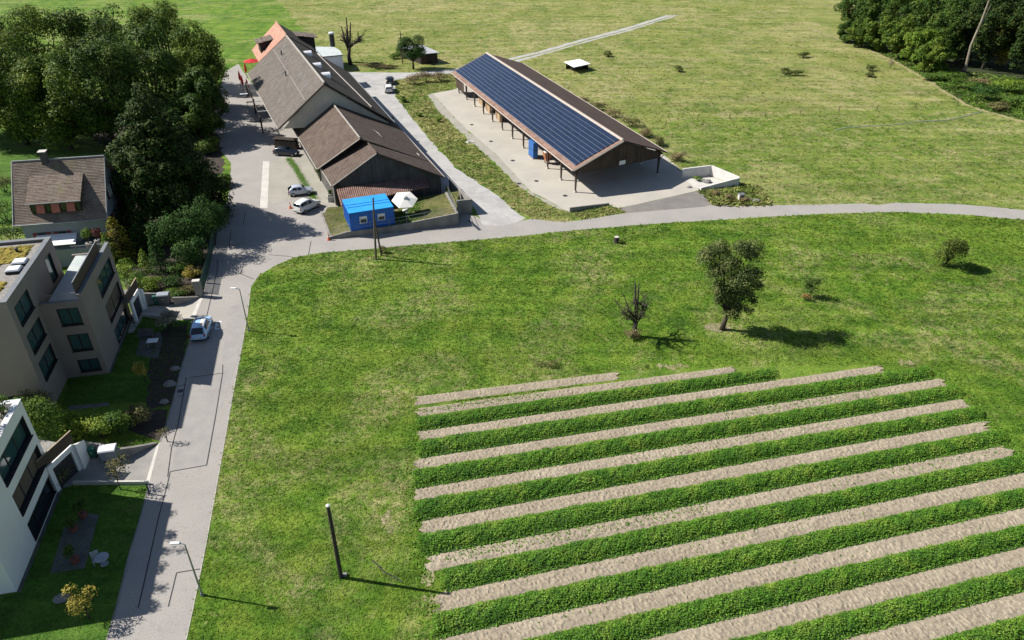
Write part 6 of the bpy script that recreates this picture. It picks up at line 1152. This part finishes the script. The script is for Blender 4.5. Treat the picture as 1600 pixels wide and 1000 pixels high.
for i, (px_, py_, rx, lf) in enumerate(((912, 163, 2.6, L_DRY), (935, 172, 2.4, L_OLIVE), (960, 184, 3.0, L_DRY), (985, 197, 1.8, L_OLIVE), (1008, 213, 1.6, L_DRY), (1030, 228, 1.4, L_OLIVE), (1060, 250, 1.8, L_DRY))):
    shrub(S(px_, py_), (rx, 1.4, 1.6), ORD[i] + ' dry bush along the back of the hall', lf, 600, .22, 5, 270 + i, group='dry bushes along the hall back')
for i, (px_, py_, rx, lb) in enumerate(((1240, 118, 2.6, 'largest dark rush clump in the dry pasture'), (1255, 90, 1.8, 'rush clump far up the dry pasture'), (1225, 115, 1.6, 'rush clump beside the largest clump'), (1360, 110, 1.5, 'rush clump below the forest edge'), (1358, 120, 1.0, 'small rush clump below the forest edge'), (950, 88, 1.6, 'brown rush clump behind the white shelter'), (1062, 112, 1.4, 'brown rush clump in the pasture middle'))):
    shrub(S(px_, py_), (rx, 1.1, 1.3), lb, L_RUSH, 420, .3, 5, 290 + i, 'rush_clump', 'rush', 'rush clumps in the pasture')
shrub(S(1391, 107), (1.0, .9, 2.6), 'pinkish bare bush on the forest edge path', leaf_mat('pinkish twigs', [(.22, .15, .12), (.28, .20, .16)]), 300, .14, 4, 300)
# ---- forest edge at the upper right
edge_ = PX((1258, 44), (1300, 58), (1345, 74), (1392, 95), (1440, 122), (1480, 148), (1510, 166), (1548, 178), (1600, 192), (1650, 204)); ln_ = PX((1262, 42), (1304, 57), (1349, 73), (1397, 94), (1446, 121), (1486, 147), (1516, 165), (1552, 176), (1604, 189), (1654, 201))
sheet('forest_path', ragged(edge_ + ln_[::-1], 1.2, .28), .03, mat('straw path', (.29, .25, .13), (.19, .19, .07), .9, .95, fine=(3, .3)), 'straw coloured path along the forest edge')
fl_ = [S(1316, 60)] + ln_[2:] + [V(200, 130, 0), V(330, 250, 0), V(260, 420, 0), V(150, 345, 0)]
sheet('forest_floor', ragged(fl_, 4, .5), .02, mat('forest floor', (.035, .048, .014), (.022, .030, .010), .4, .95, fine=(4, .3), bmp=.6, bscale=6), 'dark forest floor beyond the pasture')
BANK = [tuple(p)[:2] for p in ln_[2:]] + [tuple(S(x, y))[:2] for x, y in ((1660, 130), (1560, 118), (1500, 112), (1440, 100), (1380, 78), (1330, 62))]
blades('bank_grass', BANK, 40, .26, grass_mat('bank grass', ((.045, .105, .014), (.085, .165, .022), (.145, .215, .036), (.24, .22, .10), .15), False), 'lush green undergrowth on the bank below the forest', near=64)
GF = 'trees of the forest edge'; fi = 0
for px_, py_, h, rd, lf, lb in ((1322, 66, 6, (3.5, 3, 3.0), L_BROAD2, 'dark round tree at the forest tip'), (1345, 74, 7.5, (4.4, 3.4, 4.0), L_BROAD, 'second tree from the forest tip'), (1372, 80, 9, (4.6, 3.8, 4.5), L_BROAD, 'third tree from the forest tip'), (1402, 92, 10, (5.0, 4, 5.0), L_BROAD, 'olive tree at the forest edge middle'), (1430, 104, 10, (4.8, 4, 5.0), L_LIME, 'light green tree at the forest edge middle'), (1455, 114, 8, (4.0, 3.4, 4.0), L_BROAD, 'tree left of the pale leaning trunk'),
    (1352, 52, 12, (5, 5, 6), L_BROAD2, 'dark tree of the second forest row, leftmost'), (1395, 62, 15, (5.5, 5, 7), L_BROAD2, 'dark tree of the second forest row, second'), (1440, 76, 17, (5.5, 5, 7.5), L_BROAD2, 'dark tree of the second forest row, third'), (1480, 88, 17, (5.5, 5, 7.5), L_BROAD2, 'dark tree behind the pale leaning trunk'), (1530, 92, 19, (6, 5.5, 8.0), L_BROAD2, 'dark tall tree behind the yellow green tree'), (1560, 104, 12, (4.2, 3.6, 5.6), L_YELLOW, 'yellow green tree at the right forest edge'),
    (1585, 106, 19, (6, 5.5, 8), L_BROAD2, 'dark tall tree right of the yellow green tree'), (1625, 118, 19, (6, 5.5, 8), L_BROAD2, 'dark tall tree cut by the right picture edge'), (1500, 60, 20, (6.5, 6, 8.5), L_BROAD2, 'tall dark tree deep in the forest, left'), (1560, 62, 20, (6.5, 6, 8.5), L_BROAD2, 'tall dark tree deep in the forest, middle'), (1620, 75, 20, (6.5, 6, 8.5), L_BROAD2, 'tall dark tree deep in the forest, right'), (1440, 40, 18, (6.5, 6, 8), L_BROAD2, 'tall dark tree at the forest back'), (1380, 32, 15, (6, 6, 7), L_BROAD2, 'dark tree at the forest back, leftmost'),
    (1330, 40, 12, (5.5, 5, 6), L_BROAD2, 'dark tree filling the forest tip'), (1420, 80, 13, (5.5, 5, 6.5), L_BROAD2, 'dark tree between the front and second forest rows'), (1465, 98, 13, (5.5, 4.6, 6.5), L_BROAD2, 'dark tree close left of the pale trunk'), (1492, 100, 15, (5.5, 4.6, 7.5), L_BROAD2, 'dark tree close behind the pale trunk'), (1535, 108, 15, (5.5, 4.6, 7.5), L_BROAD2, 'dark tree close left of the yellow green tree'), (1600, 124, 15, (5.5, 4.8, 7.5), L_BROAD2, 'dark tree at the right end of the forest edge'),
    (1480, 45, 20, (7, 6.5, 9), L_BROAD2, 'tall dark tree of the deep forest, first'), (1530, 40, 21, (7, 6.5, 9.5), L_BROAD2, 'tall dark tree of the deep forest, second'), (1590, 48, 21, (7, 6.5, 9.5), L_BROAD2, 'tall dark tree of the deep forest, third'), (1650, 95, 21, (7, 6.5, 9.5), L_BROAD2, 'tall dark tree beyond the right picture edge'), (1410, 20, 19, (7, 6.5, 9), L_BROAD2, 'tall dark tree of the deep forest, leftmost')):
    fi += 1; lf = L_YEW if (lf is L_BROAD2 and px_ > 1485) else lf; broad_tree('forest_tree', S(px_, py_), h, rd, lb, lf, 8500, .44, k=36, seed=320 + fi, group=GF, cb=h * .5, low=True)  # right-hand dark trees take yew needles: forest shade put into the leaf colour
for i, (px_, py_, rd, lb, lf) in enumerate(((1480, 128, (3.5, 2.4, 2.2), 'green bush below the leaning trunk, left', L_MID), (1510, 140, (3.5, 2.4, 2.2), 'green bush below the leaning trunk, right', L_MID), (1542, 156, (3.2, 2.4, 3.0), 'dark round bush beside the forest path', L_HEDGE), (1575, 143, (4.0, 2.6, 2.4), 'yellow green bush bank at the right edge', L_LIME), (1530, 136, (3, 2, 1.6), 'grey pink scrub near the white pipe', L_DRY), (1592, 168, (3.6, 2.4, 2.2), 'green bush bank at the right picture edge', L_MID), (1562, 172, (2.8, 1.8, 1.6), 'low olive bush at the path bend', L_OLIVE), (1460, 126, (3.0, 1.8, 1.6), 'low green bush below the forest edge', L_MID), (1440, 112, (3.0, 1.8, 2.0), 'low green bush at the forest edge middle', L_LIME), (1605, 150, (4, 2.6, 3), 'bush bank behind the right edge bushes', L_MID), (1625, 180, (4, 2.6, 3), 'bush bank beyond the right picture edge', L_MID))):
    shrub(S(px_, py_), rd, lb, lf, 1500, .3, 6, 350 + i, group='bushes below the forest edge')
q = S(1507, 113); lt2 = empty('leaning_trunk', (q.x, q.y, 0), 0, 'pale bare leaning tree trunk at the forest edge', 'tree trunk'); quick('trunk', BARK_PALE, lt2, 'tube', [(0, 0, 0), (-.3, .3, 6), (.3, .2, 11.5), (.5, .2, 16)], [.34, .28, .24, .16], 8); quick('branch', BARK_PALE, lt2, 'tube', [(.2, .2, 10), (1.0, .3, 12.5), (1.3, .3, 15)], [.14, .10, .05], 6); quick('root_plate', BARK, lt2, 'lathe', (-.6, 0, -.05), [(1.5, 0), (1.0, .4), (.3, .6)], 9)
q = S(1524, 134); lg = MB(); lg.tube([S(1518, 132.5, .6), S(1530, 135.5, .5)], .22, 7); lg.build('fallen_log', WHITE_PAINT, None, label='white birch log lying below the leaning trunk', cat='log')
# irrigation hose and wire fence in the pasture
hz = MB(); hz.tube([S(x, y, .12) for x, y in ((1305, 203.5), (1320, 199.5), (1345, 197.5), (1385, 195.5), (1420, 192), (1445, 189), (1480, 187.5), (1500, 183.5), (1535, 174))], .055, 6); hz.build('irrigation_pipe', mat('pale pipe', (.42, .45, .46), (.35, .38, .39), 2, .5), None, label='pale irrigation pipe lying across the pasture', cat='pipe')
wf_ = empty('wire_fence', (0, 0, 0), 0, 'thin wire fence between green and dry pasture', 'fence'); fp = PX((1040, 196), (1090, 188), (1140, 185.5), (1195, 183), (1250, 179.5), (1310, 175.5), (1370, 172), (1430, 169), (1495, 165))
for p in fp: quick('post', POLE_WOOD, wf_, 'box', (p.x, p.y, .55), (.09, .09, 1.1))
trim('wire', [p + V(0, 0, 1.0) for p in fp], .012, STEEL, wf_, 4)
# ---- terrace of the farm restaurant beside the farmhouse
RED = mat('red parasol cloth', (.52, .02, .03), (.42, .018, .026), 2, .8)
q = S(396, 112); pr_ = empty('parasol', (q.x, q.y, 0), 0, 'open red parasol at the farmhouse eave', 'parasol', 'red parasols of the terrace'); quick('pole', STEEL, pr_, 'tube', [(0, 0, 0), (0, 0, 3.0)], .04, 6); quick('foot', CONC_OLD, pr_, 'lathe', (0, 0, 0), [(.35, 0), (.3, .1)], 12)
for i in range(8): a0, a1_ = math.pi / 4 * i, math.pi / 4 * (i + 1); m = MB(); m.slab([(0, 0, 3.1), (2.0 * math.cos(a0), 2.0 * math.sin(a0), 2.45), (2.0 * math.cos(a1_), 2.0 * math.sin(a1_), 2.45)], .015); m.build('canopy_panel', RED, pr_)
for i, (px_, py_) in enumerate(((386, 121), (377, 134), (381, 141), (389, 147))):
    q = S(px_, py_); pr_ = empty('parasol', (q.x, q.y, 0), 0, ['farthest closed red parasol beside the farmhouse', 'closed red parasol nearest the street trees', 'closed red parasol in the terrace middle', 'closed red parasol nearest the barn'][i], 'parasol', 'closed red parasols of the terrace'); quick('pole', STEEL, pr_, 'tube', [(0, 0, 0), (0, 0, 3.4)], .04, 6); quick('folded_canopy', RED, pr_, 'lathe', (0, 0, 1.2), [(.16, 0), (.30, .5), (.2, 1.5), (.04, 2.1)], 9); quick('foot', CONC_OLD, pr_, 'lathe', (0, 0, 0), [(.35, 0), (.3, .1)], 12)
pg = empty('pergola', (0, 0, 0), 0, 'dark pergola with pale beams along the farmhouse terrace', 'pergola'); pts = [S(388, 150), S(400, 178), S(411, 208)]
for p in pts: quick('post', TIMBER_D, pg, 'box', (p.x, p.y, 1.5), (.25, .25, 3.0))
for i in range(4): p = pts[0].lerp(pts[2], .08 + i * .26); quick('beam', ACRYL, pg, 'tube', [P3(p, 3.05), P3(p + V(3.2, .9, 0), 3.05)], .09, 4)
trim('rail', [P3(pts[0], 2.95), P3(pts[2], 2.95)], .10, TIMBER_D, pg, 4)
for i, (px_, py_) in enumerate(((382, 152), (392, 165), (398, 190))):
    q = S(px_, py_); tb_ = empty('terrace_table', (q.x, q.y, .02), R(20), ['white terrace table nearest the closed parasols', 'middle terrace table under the pergola', 'terrace table nearest the barn'][i], 'table', 'terrace tables'); quick('top', ACRYL if i == 0 else SLABS, tb_, 'box', (0, 0, .74), (1.6, .8, .05))
    for x in (-.65, .65): quick('leg', DARK_STEEL, tb_, 'box', (x, 0, .36), (.08, .6, .72))
# firewood stack by the barn wall
q = S(449, 231); fw_ = empty('firewood_stack', (q.x, q.y, .02), R(-12), 'firewood stack under a dark cover behind the estate car', 'firewood'); 
for r_ in range(5):
    for c_ in range(14): quick('log', POLE_WOOD if (r_ + c_) % 3 else BARK, fw_, 'tube', [(-2.1 + c_ * .31 + (r_ % 2) * .15, -.5, .15 + r_ * .27), (-2.1 + c_ * .31 + (r_ % 2) * .15, .5, .15 + r_ * .27)], .145, 6)
quick('cover', TIMBER_D, fw_, 'box', (-.1, .1, 1.62), (4.6, 1.4, .06))
q = S(525, 312); bx2 = empty('planter_box', (q.x - .6, q.y - .5, .02), R(15), 'pale concrete planter with plants at the barn corner', 'planter'); m = MB()
for a in ((0, -.4, .9, .08), (0, .4, .9, .08), (-.45, 0, .08, .72), (.45, 0, .08, .72)): m.box((a[0], a[1], .4), (a[2], a[3], .8))
m.build('box', CONC_LIGHT, bx2); quick('soil', MULCH, bx2, 'box', (0, 0, .35), (.8, .7, .66)); lobs = auto_lobes((0, 0, 1.4), (.5, .45, .7), 5, 400); tri_mesh('foliage', cloud(lobs, 400, .14), L_BROAD2, bx2, per=4)
shrub(S(501, 283), (.7, .9, 2.4), 'climbing bush at the lower barn eave', L_BROAD2, 700, .16, 5, 401); 
GY = [S(451, 248), S(462, 262), S(472, 280), S(484, 300), S(495, 318)]
P_ = np.concatenate([np.stack([rng.normal(p.x, .28, 130), rng.normal(p.y, .4, 130), np.full(130, .05)], 1) for p in [GY[i].lerp(GY[i + 1], f) for i in range(4) for f in np.linspace(0, .95, 14)]])
tag(tri_mesh('weeds', leaf_quads(P_, np.stack([rng.normal(0, .6, len(P_)), rng.normal(0, .6, len(P_)), np.ones(len(P_))], 1), .11), CROP_LOW, per=4), label='strip of green weeds along the barn yard', cat='weeds', kind='stuff')
